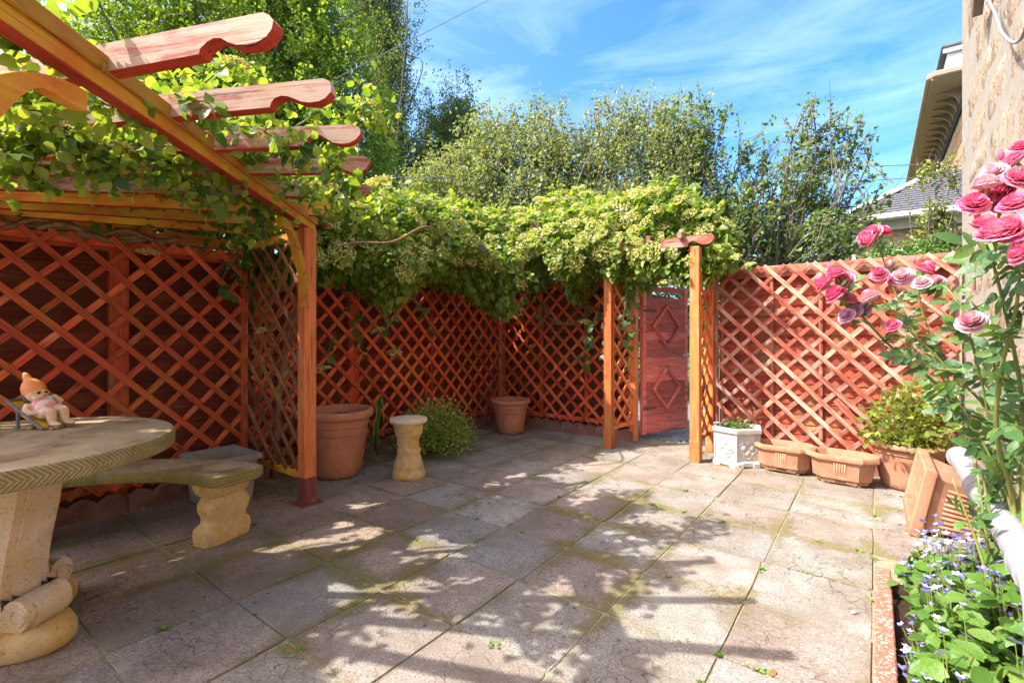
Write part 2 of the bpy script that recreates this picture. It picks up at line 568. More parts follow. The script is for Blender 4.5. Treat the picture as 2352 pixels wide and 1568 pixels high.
def sandstone(name, a, b, dark):
    t = NT(name)
    oi = t.n('ShaderNodeObjectInfo')
    pos = t.coord('Position')
    base = t.ramp(oi.outputs['Random'], [(0, a), (.5, b), (1, [v*1.12 for v in a])])
    c = t.mix(t.ramp(t.noise(pos, 4, 6, .65), [(.35, 0), (.7, .55)]), base, [v*.72 for v in a])
    pits = t.ramp(t.noise(pos, 42, 4, .65), [(.34, 1), (.43, 0)])
    c = t.mix(t.ramp(t.noise(pos, 9, 5, .7, .5), [(.48, 0), (.66, .65)]), c, (.60, .52, .42))
    c = t.mix(t.math('MULTIPLY', pits, .8), c, (.10, .07, .045))
    soot = t.ramp(t.noise(t.coord('Position', (3.0, 3.0, 1.0)), 1.5, 6, .72, .6), [(.52, 0), (.66, 1)])
    c = t.mix(t.math('MULTIPLY', soot, dark), c, (.075, .068, .062))
    t.col(c).rough(.92, .15)
    h = t.math('ADD', t.math('MULTIPLY', t.noise(pos, 28, 6, .7), 1.0), t.math('MULTIPLY', pits, -.35))
    t.bump(h, .8, .012)
    return t.m
M['sandstone'] = sandstone('rock_faced_sandstone', (.37, .265, .175), (.42, .335, .25), .95)
M['sandstone_far'] = sandstone('ashlar_sandstone', (.46, .27, .13), (.52, .34, .18), .55)
M['sootstone'] = simple('soot_black_stone', (.07, .065, .06), .9, .1, .3, 6, .3)
M['mortar'] = simple('ribbon_mortar', (.35, .31, .265), .95, .1, .2, 25, .4, .005)

def slabmat():
    t = NT('riven_paving')
    oi = t.n('ShaderNodeObjectInfo')
    pos = t.coord('Position')
    base = oi.outputs['Color']
    f1 = t.noise(pos, 120, 3, .7)
    c = t.mix(t.ramp(f1, [(.38, .75), (.52, 0)]), base, (.12, .10, .085))
    c = t.mix(t.ramp(t.noise(pos, 95, 2, .5), [(.58, 0), (.68, .5)]), c, (.60, .54, .47))
    big = t.noise(pos, 3.2, 6, .65, .3)
    c = t.mix(t.ramp(big, [(.40, .65), (.62, 0)]), c, (.17, .135, .10))
    # moulded crack lines of the riven face
    wv = t.n('ShaderNodeVectorMath', operation='ADD')
    nz = t.n('ShaderNodeTexNoise'); nz.inputs['Scale'].default_value = 7; nz.inputs['Detail'].default_value = 3
    t.l(pos, nz.inputs['Vector'])
    sc = t.n('ShaderNodeVectorMath', operation='SCALE'); sc.inputs['Scale'].default_value = .22
    t.l(nz.outputs['Color'], sc.inputs[0]); t.l(pos, wv.inputs[0]); t.l(sc.outputs[0], wv.inputs[1])
    vo = t.n('ShaderNodeTexVoronoi', feature='DISTANCE_TO_EDGE'); vo.inputs['Scale'].default_value = 13
    t.l(wv.outputs[0], vo.inputs['Vector'])
    crk = t.ramp(vo.outputs['Distance'], [(.0, 1), (.042, 0)])
    msk = t.ramp(t.noise(pos, 2.4, 4, .6), [(.42, .04), (.62, .80)])
    cm = t.math('MULTIPLY', crk, msk)
    c = t.mix(cm, c, (.075, .058, .042))
    # lichen spots
    v2 = t.n('ShaderNodeTexVoronoi'); v2.inputs['Scale'].default_value = 15
    t.l(pos, v2.inputs['Vector'])
    sp = t.math('MULTIPLY', t.ramp(v2.outputs['Distance'], [(.10, 1), (.17, 0)]), t.ramp(t.noise(pos, 1.3, 3, .5), [(.46, 0), (.56, .8)]))
    sp = t.math('MULTIPLY', sp, t.ramp(v2.outputs['Color'], [(.45, 0), (.5, 1)]))
    c = t.mix(sp, c, (.085, .08, .075))
    # moss creeping in from the joints
    sep = t.n('ShaderNodeSeparateXYZ'); t.l(pos, sep.inputs[0])
    def edge(o, off):
        fr = t.math('FRACT', t.math('DIVIDE', t.math('ADD', o, off), .457))
        return t.math('SUBTRACT', .5, t.math('ABSOLUTE', t.math('SUBTRACT', fr, .5)))
    ed = t.math('MINIMUM', edge(sep.outputs[0], .01+45.7), edge(sep.outputs[1], -1.897+45.7))
    patch = t.ramp(t.noise(pos, 1.15, 4, .6), [(.42, 0), (.58, 1)])
    mo = t.math('SUBTRACT', t.math('ADD', t.math('MULTIPLY', t.noise(pos, 42, 6, .85), .66), t.math('MULTIPLY', patch, .16)), t.math('MULTIPLY', ed, .95))
    mo = t.ramp(mo, [(.305, 0), (.42, .75)])
    mo = t.math('MULTIPLY', mo, patch)
    c = t.mix(mo, c, (.16, .135, .035))
    t.col(c).rough(.93, .12)
    h = t.math('ADD', t.math('MULTIPLY', f1, .35), t.math('MULTIPLY', t.noise(pos, 22, 6, .7), .8))
    h = t.math('SUBTRACT', h, t.math('MULTIPLY', cm, .9))
    h = t.math('ADD', h, t.math('MULTIPLY', mo, .5))
    t.bump(h, .55, .010)
    return t.m
M['slab'] = slabmat()

def caststone(name, pale, stain, rust, chev=None, R0=1.0, mid=0.0):
    t = NT(name)
    v = t.coord('Object')
    a = t.noise(v, 6, 6, .65, .3)
    c = t.ramp(a, [(.3, [x*.72 for x in pale]), (.62, pale)])
    c = t.mix(t.ramp(t.noise(v, 4.0, 6, .65, .5), [(.46, 0), (.60, .9)]), c, stain)
    c = t.mix(t.ramp(t.noise(v, 9, 6, .7, .7), [(.58, 0), (.68, .8)]), c, rust)
    sp = t.ramp(t.noise(v, 90, 3, .7), [(.33, .6), (.42, 0)])
    c = t.mix(sp, c, (.11, .085, .05))
    h = t.noise(v, 40, 5, .7)
    if chev:
        sep = t.n('ShaderNodeSeparateXYZ'); t.l(v, sep.inputs[0])
        ang = t.math('ARCTAN2', sep.outputs[1], sep.outputs[0])
        zz = t.math('ABSOLUTE', t.math('SUBTRACT', sep.outputs[2], mid))
        u = t.math('ADD', t.math('MULTIPLY', ang, R0), zz)
        tri = t.math('ABSOLUTE', t.math('SUBTRACT', t.math('FRACT', t.math('DIVIDE', u, chev)), .5))
        h = t.math('ADD', t.math('MULTIPLY', h, .35), t.math('MULTIPLY', t.ramp(tri, [(.08, 0), (.3, 1)]), 1.0))
        t.bump(h, .9, .008)
        c = t.mix(t.ramp(tri, [(.05, .35), (.22, 0)]), c, [x*.35 for x in pale])
    else:
        t.bump(h, .35, .006)
    t.col(c).rough(.88, .15)
    return t.m
M['leg'] = caststone('cream_cast_stone', (.74, .58, .41), (.62, .45, .24), (.60, .34, .10))
M['legs2'] = caststone('ochre_stained_stone', (.66, .46, .22), (.56, .31, .045), (.50, .18, .015))
M['top'] = caststone('lichened_table_top', (.42, .31, .19), (.19, .13, .065), (.52, .41, .29))
M['edge'] = caststone('carved_table_edge', (.40, .31, .155), (.28, .22, .07), (.20, .15, .06), .017, .63, -.035)
M['edgeb'] = caststone('carved_bench_edge', (.38, .31, .13), (.26, .22, .05), (.20, .16, .05), .017, .90, -.032)
M['kerb'] = None
def chipmat():
    t = NT('red_chip_concrete')
    v = t.coord('Position')
    vo = t.n('ShaderNodeTexVoronoi'); vo.inputs['Scale'].default_value = 150
    t.l(v, vo.inputs['Vector'])
    c = t.ramp(vo.outputs['Color'], [(.0, (.30, .10, .065)), (.62, (.36, .13, .085)), (.75, (.55, .40, .34)), (.9, (.20, .12, .10))])
    c = t.mix(t.ramp(t.noise(v, 9, 5, .6), [(.58, 0), (.70, .7)]), c, (.14, .10, .08))
    t.col(c).rough(.85, .2)
    t.bump(t.noise(v, 160, 2), .3, .003)
    return t.m
M['kerb'] = chipmat()
# ================================================================== SETTING
def PX(x, y, X):
    k = (x - CX0)/FPX
    return P(x, y, X/(k*CY - SY))
def PY(x, y, Y):
    k = (x - CX0)/FPX
    return P(x, y, Y/(k*SY + CY))

def sheet(name, x0, x1, y0, y1, z, mat):
    me = mk_mesh(name, [(x0, y0, z), (x1, y0, z), (x1, y1, z), (x0, y1, z)], [[0, 1, 2, 3]], mat)
    return tag(ob(name, me), kind='structure')

sheet('ground', -500, 500, -500, 500, -.10, M['dirt'])
sheet('gravel_path', -6, 3, 5.3, 9.0, -.045, M['gravel'])
v, f = cbox(2.4, 3.72, .04, .004)
patio = tag(ob('patio', mk_mesh('patio', v, f, M['joint']), None, Matrix.Translation((-1.85, 1.62, -.0455))), kind='structure')

G = .457
slab_cols = [(.40, .37, .325), (.41, .33, .285), (.38, .36, .33), (.43, .395, .345), (.415, .325, .28), (.37, .34, .30), (.425, .355, .31)]
brown_cols = [(.41, .285, .205), (.43, .31, .225), (.39, .28, .205), (.45, .345, .26)]
rs = random.Random(5)
def slab_variant(rr_):
    h = G/2 - .0015
    cor = [(-h, -h), (h, -h), (h, h), (-h, h)]
    out = []
    for q in range(4):
        (xa, ya), (xb, yb) = cor[q], cor[(q+1) % 4]
        for t_ in (.03, .33, .66, .97):
            inn = rr_.uniform(0, .0035)
            x, y = xa+(xb-xa)*t_, ya+(yb-ya)*t_
            nx_, ny_ = -(yb-ya)/(2*h), (xb-xa)/(2*h)
            out.append((x+nx_*inn, y+ny_*inn))
        if rr_.random() < .25:
            out[-1] = (out[-1][0]*.965, out[-1][1]*.965)
    n_ = len(out)
    vs = [(x*.990, y*.990, .02 + rr_.uniform(-.0008, .0008)) for x, y in out] + [(x, y, .0155) for x, y in out] + [(x, y, -.01) for x, y in out]
    fs = [list(range(n_))]
    for r_ in (0, 1):
        for q in range(n_):
            k = (q+1) % n_
            fs.append([(r_+1)*n_+q, (r_+1)*n_+k, r_*n_+k, r_*n_+q])
    return mk_mesh('paving_slab', vs, fs, M['slab'])
slab_mes = [slab_variant(rs) for _ in range(10)]
for i in range(-1, 9):
    for j in range(-6, 8):
        x1 = -.01 - G*i; x0 = x1 - G
        y0 = 1.897 + G*(j-1); y1 = y0 + G
        if y1 > 5.25 or y0 < -1.2 or (i == -1 and y0 < 2.9):
            continue
        o = ob('paving_slab', rs.choice(slab_mes), patio, Matrix.Translation(((x0+x1)/2, (y0+y1)/2, -.02 + rs.uniform(-.004, .004)))
               @ Matrix.Rotation(rs.uniform(-.004, .004), 4, 'X') @ Matrix.Rotation(rs.uniform(-.004, .004), 4, 'Y') @ Matrix.Rotation(rs.uniform(-.004, .004), 4, 'Z'))
        lx = (x0+x1)/2
        c = rs.choice(brown_cols) if lx < -1.9 - .35*rs.random() and y0 < 1.9 + rs.random()*.9 else rs.choice(slab_cols)
        kk = rs.uniform(.68, .95)
        o.color = (*[v*kk for v in c], 1)

# scalloped edging stones along the foot of the fences
def scallop():
    p = [(-.225, 0), (.225, 0)]
    for k in range(24, -1, -1):
        x = -.225 + .45*k/24
        p.append((x, .105 + .035*abs(math.sin(math.pi*3*k/24))))
    return mk_mesh('edging_stone', *prism(p, .05), M['edging'])
sc_me = scallop()
for k in range(13):
    ob('edging_stone', sc_me, patio, frame((-4.045+rs.uniform(-.006, .006), -.55 + .456*k, -.012), (rs.uniform(-.02, .02), 1, rs.uniform(-.02, .02)), (0, 0, 1)))
for k in range(4):
    ob('edging_stone', sc_me, patio, frame((-3.75 + .456*k, 5.085, -.012), (1, rs.uniform(-.02, .02), rs.uniform(-.02, .02)), (0, 0, 1)))
for k in range(4):
    ob('edging_stone', sc_me, patio, frame((-1.05 + .456*k, 5.085, -.022), (1, rs.uniform(-.02, .02), rs.uniform(-.02, .02)), (0, 0, 1)))

# flower bed and its kerb
nx, ny = 10, 60
vs = [(.06+.5*i/nx, -.6+3.55*j/ny, .008 + .022*math.sin(i*2.1+j*.7)*math.sin(j*1.3) + rs.uniform(-.008, .012)) for j in range(ny+1) for i in range(nx+1)]
fs = [[j*(nx+1)+i, j*(nx+1)+i+1, (j+1)*(nx+1)+i+1, (j+1)*(nx+1)+i] for j in range(ny) for i in range(nx)]
tag(ob('flower_bed_soil', mk_mesh('flower_bed_soil', vs, fs, M['soil'], 180)), kind='structure')
kerb = tag(ob('kerb', mk_mesh('kerb', *cbox(.028, 1.8, .03, .003), M['soil']), None, Matrix.Translation((.030, 1.15, -.02))), kind='structure')
for k in range(4):
    y1 = 2.955 - .92*k
    stick('kerb_block', (.0265, y1-.915, .018), (.0265, y1, .018), .062, .09, (0, 0, 1), M['kerb'], kerb, .005)

# ================================================================== FENCES
def waney(L, h, t, rr, amp=.010):
    """lapped board along x, wavy lower edge, thicker at the bottom"""
    n = 9
    top, bot = [], []
    ph = rr.uniform(0, 9); fr = rr.uniform(4, 8)
    for i in range(n+1):
        x = -L/2 + L*i/n
        bot.append((x, -h/2 + amp*math.sin(ph+fr*x*2) + rr.uniform(-amp, amp)*.5))
        top.append((x, h/2))
    vs = []
    for (x, z), (xt, zt) in zip(bot, top):
        vs += [(x, -t, z), (x, 0, z), (xt, -t*.25, zt), (xt, 0, zt)]
    fs = []
    for i in range(n):
        a, b = 4*i, 4*i+4
        fs += [[a, b, b+2, a+2], [a+1, a, a+2, a+3][:0] or [a+1, b+1, b, a], [a+2, b+2, b+3, a+3]]
    fs += [[0, 2, 3, 1], [4*n+1, 4*n+3, 4*n+2, 4*n]]
    return vs, fs

rb = random.Random(3)
def boards(parent, o, u, n, L, z0, z1, pitch, mat, posts=()):
    """lapped boards on a plane; o origin, u along, n towards the viewer"""
    o, u, n = Vector(o), Vector(u), Vector(n)
    cnt = int((z1-z0)/pitch)
    mes = [mk_mesh('board', *waney(L, pitch*1.22, .014, rb), mat) for _ in range(6)]
    for k in range(cnt):
        c = o + u*L/2 + Vector((0, 0, z0 + pitch*(k+.55)))
        x = u.copy()
        M4 = Matrix((x, -n, Vector((0, 0, 1)))).transposed().to_4x4()
        M4.translation = c + n*rb.uniform(0, .003)
        ob('board', rb.choice(mes), parent, M4)

def trellis(parent, o, u, n, L, z0, z1, mat, sp=.22, w=.040, t=.016, off=0.0, rails=True, skip=()):
    o, u, n = Vector(o), Vector(u), Vector(n)
    H = z1-z0
    rr = random.Random(int(L*1000))
    for kind in (0, 1):                       # 0: front layer falling along u, 1: rear layer rising
        k = -int(H/sp) - 2
        while True:
            s0 = off + k*sp
            k += 1
            if s0 > L: break
            sa, sb = max(0, s0), min(L, s0+H)
            if sb - sa < .07: continue
            def pt(s):
                z = z1-(s-s0) if kind == 0 else z0+(s-s0)
                return o + u*s + Vector((0, 0, z)) + n*(t*.5 + (.0005 if kind == 0 else -t-.0005) + t)
            e = .012
            j = rr.uniform(-.007, .007); j2 = j + rr.uniform(-.007, .007)
            stick('trellis_slat', pt(sa) + u*j, pt(sb) + u*j2, w*rr.uniform(.92, 1.06), t, n, mat, parent, .002)
    if rails:
        for z in (z0+.03, z1-.035):
            stick('rail', o + Vector((0, 0, z)) - n*.022 + u*.002, o + u*(L-.002) + Vector((0, 0, z)) - n*.022, .05, .035, n, mat, parent)

XL, YB = -4.12, 5.15
uY, uX, nX, nY = Vector((0, 1, 0)), Vector((1, 0, 0)), Vector((1, 0, 0)), Vector((0, -1, 0))

lf = thing('trellis_fence', 'long shaded red fence with diamond trellis behind the table and left pots', 'fence', (XL, 2, 0))
ys = [-.80, 1.04, 2.93, 5.30]
for a, b in zip(ys[:-1], ys[1:]):
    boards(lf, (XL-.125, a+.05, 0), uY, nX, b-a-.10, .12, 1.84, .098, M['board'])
for y in ys:
    stick('post', (XL-.085, y, 0), (XL-.085, y, 1.86), .11, .06, nX, M['red'], lf)
for y in (.15, 2.0, 4.02):
    stick('batten', (XL-.098, y, .1), (XL-.098, y, 1.82), .055, .022, nX, M['red'], lf)
stick('gravel_board', (XL-.075, -.9, .085), (XL-.075, 5.2, .085), .17, .03, nX, M['board'], lf)
stick('top_rail', (XL-.06, -.9, 1.80), (XL-.06, 5.2, 1.80), .09, .03, nX, M['red'], lf)
trellis(lf, (XL, -.9, 0), uY, nX, 2.72, .13, 1.84, M['red'], off=.115)
trellis(lf, (XL, 1.90, 0), uY, nX, 3.23, .13, 1.84, M['red'], sp=.205, w=.037, off=.03)
stick('trellis_stile', (XL+.012, 1.83, .05), (XL+.012, 1.83, 1.86), .05, .05, nX, M['red'], lf)

bf = thing('trellis_fence', 'shaded red trellis fence at the back, between the corner and the gate arch', 'fence', (-3.1, YB, 0))
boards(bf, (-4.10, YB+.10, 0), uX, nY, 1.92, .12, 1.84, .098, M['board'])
for x in (-4.06, -3.45, -2.80, -2.24):
    stick('batten', (x, YB+.07, .05), (x, YB+.07, 1.84), .05, .025, nY, M['red'], bf)
stick('gravel_board', (-4.10, YB+.055, .085), (-2.20, YB+.055, .085), .17, .03, nY, M['board'], bf)
stick('top_rail', (-4.10, YB+.045, 1.80), (-2.20, YB+.045, 1.80), .09, .022, nY, M['red'], bf)
trellis(bf, (-4.08, YB, 0), uX, nY, 1.86, .13, 1.84, M['red'], sp=.198, w=.037, off=.06)

rf = thing('trellis_fence', 'sunlit faded red trellis fence between the gate arch and the house wall', 'fence', (-.4, YB, 0))
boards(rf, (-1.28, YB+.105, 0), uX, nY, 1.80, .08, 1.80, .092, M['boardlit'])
for x in (-1.25, -.80, -.40, .05, .49):
    stick('batten', (x, YB+.08, .05), (x, YB+.08, 1.80), .034, .03, nY, M['redlit'], rf)
stick('top_rail', (-1.28, YB+.055, 1.785), (.52, YB+.055, 1.785), .11, .04, nY, M['redlit'], rf)
stick('gravel_board', (-1.28, YB+.06, .075), (.52, YB+.06, .075), .13, .03, nY, M['redlit'], rf)
trellis(rf, (-1.27, YB, 0), uX, nY, 1.79, .10, 1.835, M['redlit'], sp=.196, w=.038, off=.03, rails=False)
stick('trellis_stile', (-1.295, YB-.0, .03), (-1.295, YB-.0, 1.83), .05, .05, nY, M['redlit'], rf)
stick('post', (.505, YB+.07, 0), (.505, YB+.07, 1.80), .05, .05, nY, M['redlit'], rf)
# loose slat end that has slipped down by the pots
stick('trellis_slat', (-.28, YB-.10, .62), (.21, YB-.16, .045), .05, .016, nY, M['redlit'], rf, .002)

# ================================================================== GATE ARCH
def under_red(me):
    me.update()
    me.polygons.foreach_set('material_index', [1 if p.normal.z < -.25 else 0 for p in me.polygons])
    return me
def scrolled(L, h, t, both=False, vary=None):
    e = [(-.24, 0), (-.235, .018/.085*h), (-.215, .036/.085*h), (-.19, .043/.085*h), (-.165, .037/.085*h), (-.145, .022/.085*h), (-.12, .008/.085*h),
         (-.09, .001), (-.055, .002), (-.025, .015/.085*h), (-.006, .036/.085*h), (0, .055/.085*h), (-.008, .072/.085*h), (-.03, h)]
    if vary:
        k1, k2 = vary.uniform(.92, 1.07), vary.uniform(.85, 1.12)
        e = [(x*k1 + vary.uniform(-.003, .003), z*(k2 if z < h*.6 else 1) + (vary.uniform(0, .003) if 0 < z < h else 0)) for x, z in e]
    p = [(0, 0)] + [(L+x, z) for x, z in e] + [(0, h)]
    if both:
        p = [(-x*1.0, z) for x, z in e][::-1]
        p = [(L+x, z) for x, z in e] + p
    return prism(p, t)

arch = thing('garden_arch', 'orange stained timber arch with trellis sides framing the gate', 'arch', (-1.78, 4.9, 0))
A1, A2, A3, A4 = (-2.23, 4.655), (-1.34, 4.625), (-2.16, 5.13), (-1.345, 5.13)
for (x, y) in (A1, A2):
    stick('post', (x, y, .05), (x, y, 2.0), .085, .085, (0, -1, 0), M['post'], arch, .004)
    stick('post_sleeve', (x, y, 0), (x, y, .20), .094, .094, (0, -1, 0), M['post'], arch, .003)
for (x, y) in (A3, A4):
    stick('post', (x, y, 0), (x, y, 2.0), .075, .075, (0, -1, 0), M['post'], arch, .004)
for (xa, ya), (xb, yb), sgn in ((A1, A3, 1), (A2, A4, 1)):
    d = Vector((xb-xa, yb-ya, 0)); L = d.length - .085; d.normalize()
    nn = Vector((d.y, -d.x, 0))*sgn
    o = Vector((xa, ya, 0)) + d*.043
    trellis(arch, o, d, nn, L, .20, 1.86, M['post'], sp=.20, w=.034, t=.014, off=.05, rails=False)
    for z in (.20, 1.84):
        stick('rail', o + Vector((0, 0, z)), o + d*L + Vector((0, 0, z)), .04, .035, (0, 0, 1), M['post'], arch)
me = mk_mesh('beam', *scrolled(1.46, .095, .045, True), M['redlit'])
for y, dz in ((4.585, 0), (5.165, .0)):
    ob('beam', me, arch, frame((-2.62, y, 1.985+dz), (1, 0, .012), (0, 0, 1)))
for x in (-2.35, -2.05, -1.75, -1.45):
    stick('cross_bar', (x, 4.50, 2.10), (x, 5.26, 2.10), .04, .06, (0, 0, 1), M['raft'], arch)

gd = Vector((.35, .937, 0)).normalized()
gn = Vector((gd.y, -gd.x, 0))
gp = Vector((-2.105, 5.215, 0))
gate = thing('garden_gate', 'peeling red board gate with two diamond mouldings, standing open', 'gate', gp)
GW, GH, GZ = .775, 1.67, .055
boards(gate, gp + gd*.01 + gn*.012, gd, gn, GW-.02, GZ+.03, GZ+GH-.05, .094, M['gate'])
for s in (.028, GW-.028):
    stick('stile', gp + gd*s + Vector((0, 0, GZ)), gp + gd*s + Vector((0, 0, GZ+GH)), .055, .05, gn, M['gate'], gate)
for z in (GZ+.03, GZ+GH-.03):
    stick('rail', gp + gd*.058 + Vector((0, 0, z)) + gn*.004, gp + gd*(GW-.058) + Vector((0, 0, z)) + gn*.004, .055, .04, gn, M['gate'], gate)
for zc in (1.275, .56):
    c = gp + gd*(GW*.5) + gn*.036 + Vector((0, 0, zc))
    a, b = .225, .235
    q = [c + gd*a, c + Vector((0, 0, b)), c - gd*a, c - Vector((0, 0, b))]
    for i in range(4):
        e = (q[(i+1) % 4]-q[i]).normalized()*.012
        stick('diamond_moulding', q[i]+e, q[(i+1) % 4]+e, .036, .024, gn, M['gate'], gate, .003)
lat = gp + gd*(GW-.05) + gn*.03 + Vector((0, 0, .93))
stick('latch', lat - gd*.05, lat + gd*.05, .03, .012, gn, M['galv'], gate, .003)
ob('latch_ring', mk_mesh('latch_ring', *tube([lat + gn*.01 + (gd*math.cos(a) + Vector((0, 0, 1))*math.sin(a))*.028 - Vector((0, 0, .03)) for a in [2*math.pi*i/14 for i in range(15)]], .004, 6), M['galv'], 180), gate)
for z in (.35, 1.45):
    stick('hinge', gp + gn*.03 + gd*.0 + Vector((0, 0, z)), gp + gn*.03 + gd*.22 + Vector((0, 0, z)), .03, .006, gn, M['rust'], gate, .002)

# ================================================================== PERGOLA
per = thing('pergola', 'corner pergola with fanned scroll ended rafters and red diagonal front beam', 'pergola', (-3.0, .8, 0))
P1 = Vector((-3.205, 1.856, 0)); bd = Vector((.675, -.738, 0)).normalized()
P2 = P1 + bd*2.52
FC = Vector((-4.15, -.75, 1.80))
bn = Vector((bd.y, -bd.x, 0))             # faces away from the corner? fixed below
if bn.dot(Vector((1, 1, 0))) < 0: bn = -bn
for i, p in enumerate((P1, P2)):
    ax = (0, -1, 0) if i == 0 else bn
    stick('post', p + Vector((0, 0, .02)), p + Vector((0, 0, 1.935)), .09, .09, ax, M['post'], per, .004)
    sh = stick('post_shoe', p + Vector((0, 0, .005)), p + Vector((0, 0, .19)), .099, .099, ax, M['shoe'], per, .003)
    stick('base_plate', p + Vector((0, 0, .0)), p + Vector((0, 0, .009)), .16, .16, ax, M['shoe'], sh, .002)
stick('post', (-4.0, -.6, 0), (-4.0, -.6, 1.82), .09, .09, (1, 0, 0), M['post'], per)
# front beam: a deep board with a thinner moulding strip on its outer face
stick('beam', P1 - bd*.11 + Vector((0, 0, 1.985)), P2 + bd*.25 + Vector((0, 0, 1.985)), .052, .098, (0, 0, 1), M['perg'], per, .004)
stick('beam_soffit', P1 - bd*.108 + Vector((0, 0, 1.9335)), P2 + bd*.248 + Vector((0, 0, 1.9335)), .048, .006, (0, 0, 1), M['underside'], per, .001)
stick('beam_moulding', P1 - bd*.11 + bn*.034 + Vector((0, 0, 2.008)), P2 + bd*.25 + bn*.034 + Vector((0, 0, 2.008)), .014, .052, (0, 0, 1), M['perg'], per, .003)
# curved braces
def brace_poly():
    out_, in_ = [], []
    for k in range(17):
        a = k/16
        x = .46*(1-a)**1.0 * (1 - .38*math.sin(math.pi*a))
        z = -.53*a
        out_.append((.045 + .46*math.cos(a*math.pi/2)**1.35, -.53*math.sin(a*math.pi/2)**1.35))
    for k in range(17):
        a = k/16
        w = .055 + .018*math.exp(-((a-.52)/.10)**2) - .010*math.exp(-((a-.32)/.08)**2) - .010*math.exp(-((a-.72)/.08)**2)
        x, z = out_[k]
        n = Vector((math.cos(a*math.pi/2), -math.sin(a*math.pi/2)))*0
        in_.append((x - w*.9*math.sin((1-a)*math.pi/2*0+.8), z + 0 - w*0))
    return out_, in_
def brace(p, d):
    cur = []
    inn = []
    for k in range(19):
        a = k/18*math.pi/2
        cx, cz = .50, -.56
        r0 = .47
        bump = .022*math.exp(-((k-9)/2.2)**2) - .024*math.exp(-((k-4.2)/1.8)**2) - .024*math.exp(-((k-13.8)/1.8)**2)
        cur.append((cx - (r0)*math.cos(a), cz + (r0+.05)*math.sin(a)))              # upper/outer, near the post-beam corner
        r1 = r0 - .058 - bump
        inn.append((cx - r1*math.cos(a), cz + (r1+.05)*math.sin(a)))
    poly = cur + inn[::-1]
    me = mk_mesh('brace', *prism(poly, .042), M['perg'], 40)
    return ob('brace', me, per, frame(p + Vector((0, 0, 1.938)), d, (0, 0, 1)))
brace(P1, bd)
brace(P2, -bd)
ends = [(-1.370, .707), (-1.572, 1.020), (-1.814, 1.313), (-2.119, 1.585)]
for b in (58.0, 68.0, 78.5, 88.5):
    ends.append((FC.x + 3.1*math.cos(R(b)), FC.y + 3.1*math.sin(R(b))))
for b in (20.5, 13.5, 6.5):
    ends.append((FC.x + 3.1*math.cos(R(b)), FC.y + 3.1*math.sin(R(b))))
RAFT = []
for i, (ex, ey) in enumerate(ends):
    e = Vector((ex, ey, 2.03 + rb.uniform(-.006, .006)))
    d = (e-FC).normalized()
    s = FC + d*.45
    L = (e-s).length
    RAFT.append((s, e))
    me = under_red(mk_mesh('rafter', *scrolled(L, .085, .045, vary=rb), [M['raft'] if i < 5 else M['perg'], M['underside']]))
    ob('rafter', me, per, frame(s, d, (0, 0, 1)))
# side frame between the fence and the front post
sd = Vector((1, 0, 0))
so = Vector((XL+.06, 1.865, 0))
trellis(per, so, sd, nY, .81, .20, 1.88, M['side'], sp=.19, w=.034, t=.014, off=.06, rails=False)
for z, h in ((.185, .05), (1.90, .06)):
    stick('rail', so + Vector((0, 0, z)), so + sd*.81 + Vector((0, 0, z)), .045, h, (0, 0, 1), M['perg'], per)
# ledger along the fence
stick('ledger', (XL-.03, -.7, 1.90), (XL-.03, 1.82, 1.90), .04, .09, (0, 0, 1), M['perg'], per)

# ================================================================== HOUSES
XW, YW = .55, 5.37
hs = thing('stone_house', 'near house wall of rough tan sandstone blocks beside the roses', 'building', (2, 3, 0))
v, f = cbox(2.5, 4.2, 3.2, .002)
ob('wall_core', mk_mesh('wall_core', v, f, M['mortar']), hs, Matrix.Translation((XW+.013+2.5, YW-4.2, 3.15)))
def rockface(L, h, rr, rough):
    nx, nz = 7, 4
    vs = []
    for j in range(nz+1):
        for i in range(nx+1):
            u, w = i/nx, j/nz
            edge = min(i, nx-i, j*1.5, (nz-j)*1.5)
            y = -(.006 + (0 if edge == 0 else (rough*rr.uniform(.35, 1.0) if edge > .5 else 0)))
            jit = 0 if edge == 0 else .25
            vs.append(((u-.5)*L + rr.uniform(-jit, jit)*L/nx, y, (w-.5)*h + rr.uniform(-jit, jit)*h/nz))
    fs = [[j*(nx+1)+i, j*(nx+1)+i+1, (j+1)*(nx+1)+i+1, (j+1)*(nx+1)+i] for j in range(nz) for i in range(nx)]
    b = len(vs)
    ring = [i for i in range(nx+1)] + [j*(nx+1)+nx for j in range(1, nz+1)] + [nz*(nx+1)+i for i in range(nx-1, -1, -1)] + [j*(nx+1) for j in range(nz-1, 0, -1)]
    for i in ring:
        vs.append((vs[i][0], .03, vs[i][2]))
    n = len(ring)
    for k in range(n):
        m = (k+1) % n
        fs.append([ring[m], ring[k], b+k, b+m])
    return vs, fs
rr = random.Random(21)
z = .02
row = 0
while z < 5.6:
    h = rr.uniform(.24, .40)
    y = YW
    first = True
    while y > 2.35:
        L = rr.uniform(.32, .46) if (first and row % 2) else rr.uniform(.5, .85)
        hh = h
        parts = [(z, h)]
        if not first and rr.random() < .3 and h > .3:
            parts = [(z, h*.52), (z+h*.52, h*.48)]
        for (zz, hh) in parts:
            me = mk_mesh('stone_block', *rockface(L-.004, hh-.004, rr, .012 if first else .024), M['sandstone'], 50)
            M4 = Matrix((Vector((0, -1, 0)), Vector((1, 0, 0)), Vector((0, 0, 1)))).transposed().to_4x4()
            M4.translation = (XW+.028, y-L/2, zz+hh/2)
            ob('stone_block', me, hs, M4)
        y -= L
        first = False
    z += h
    row += 1

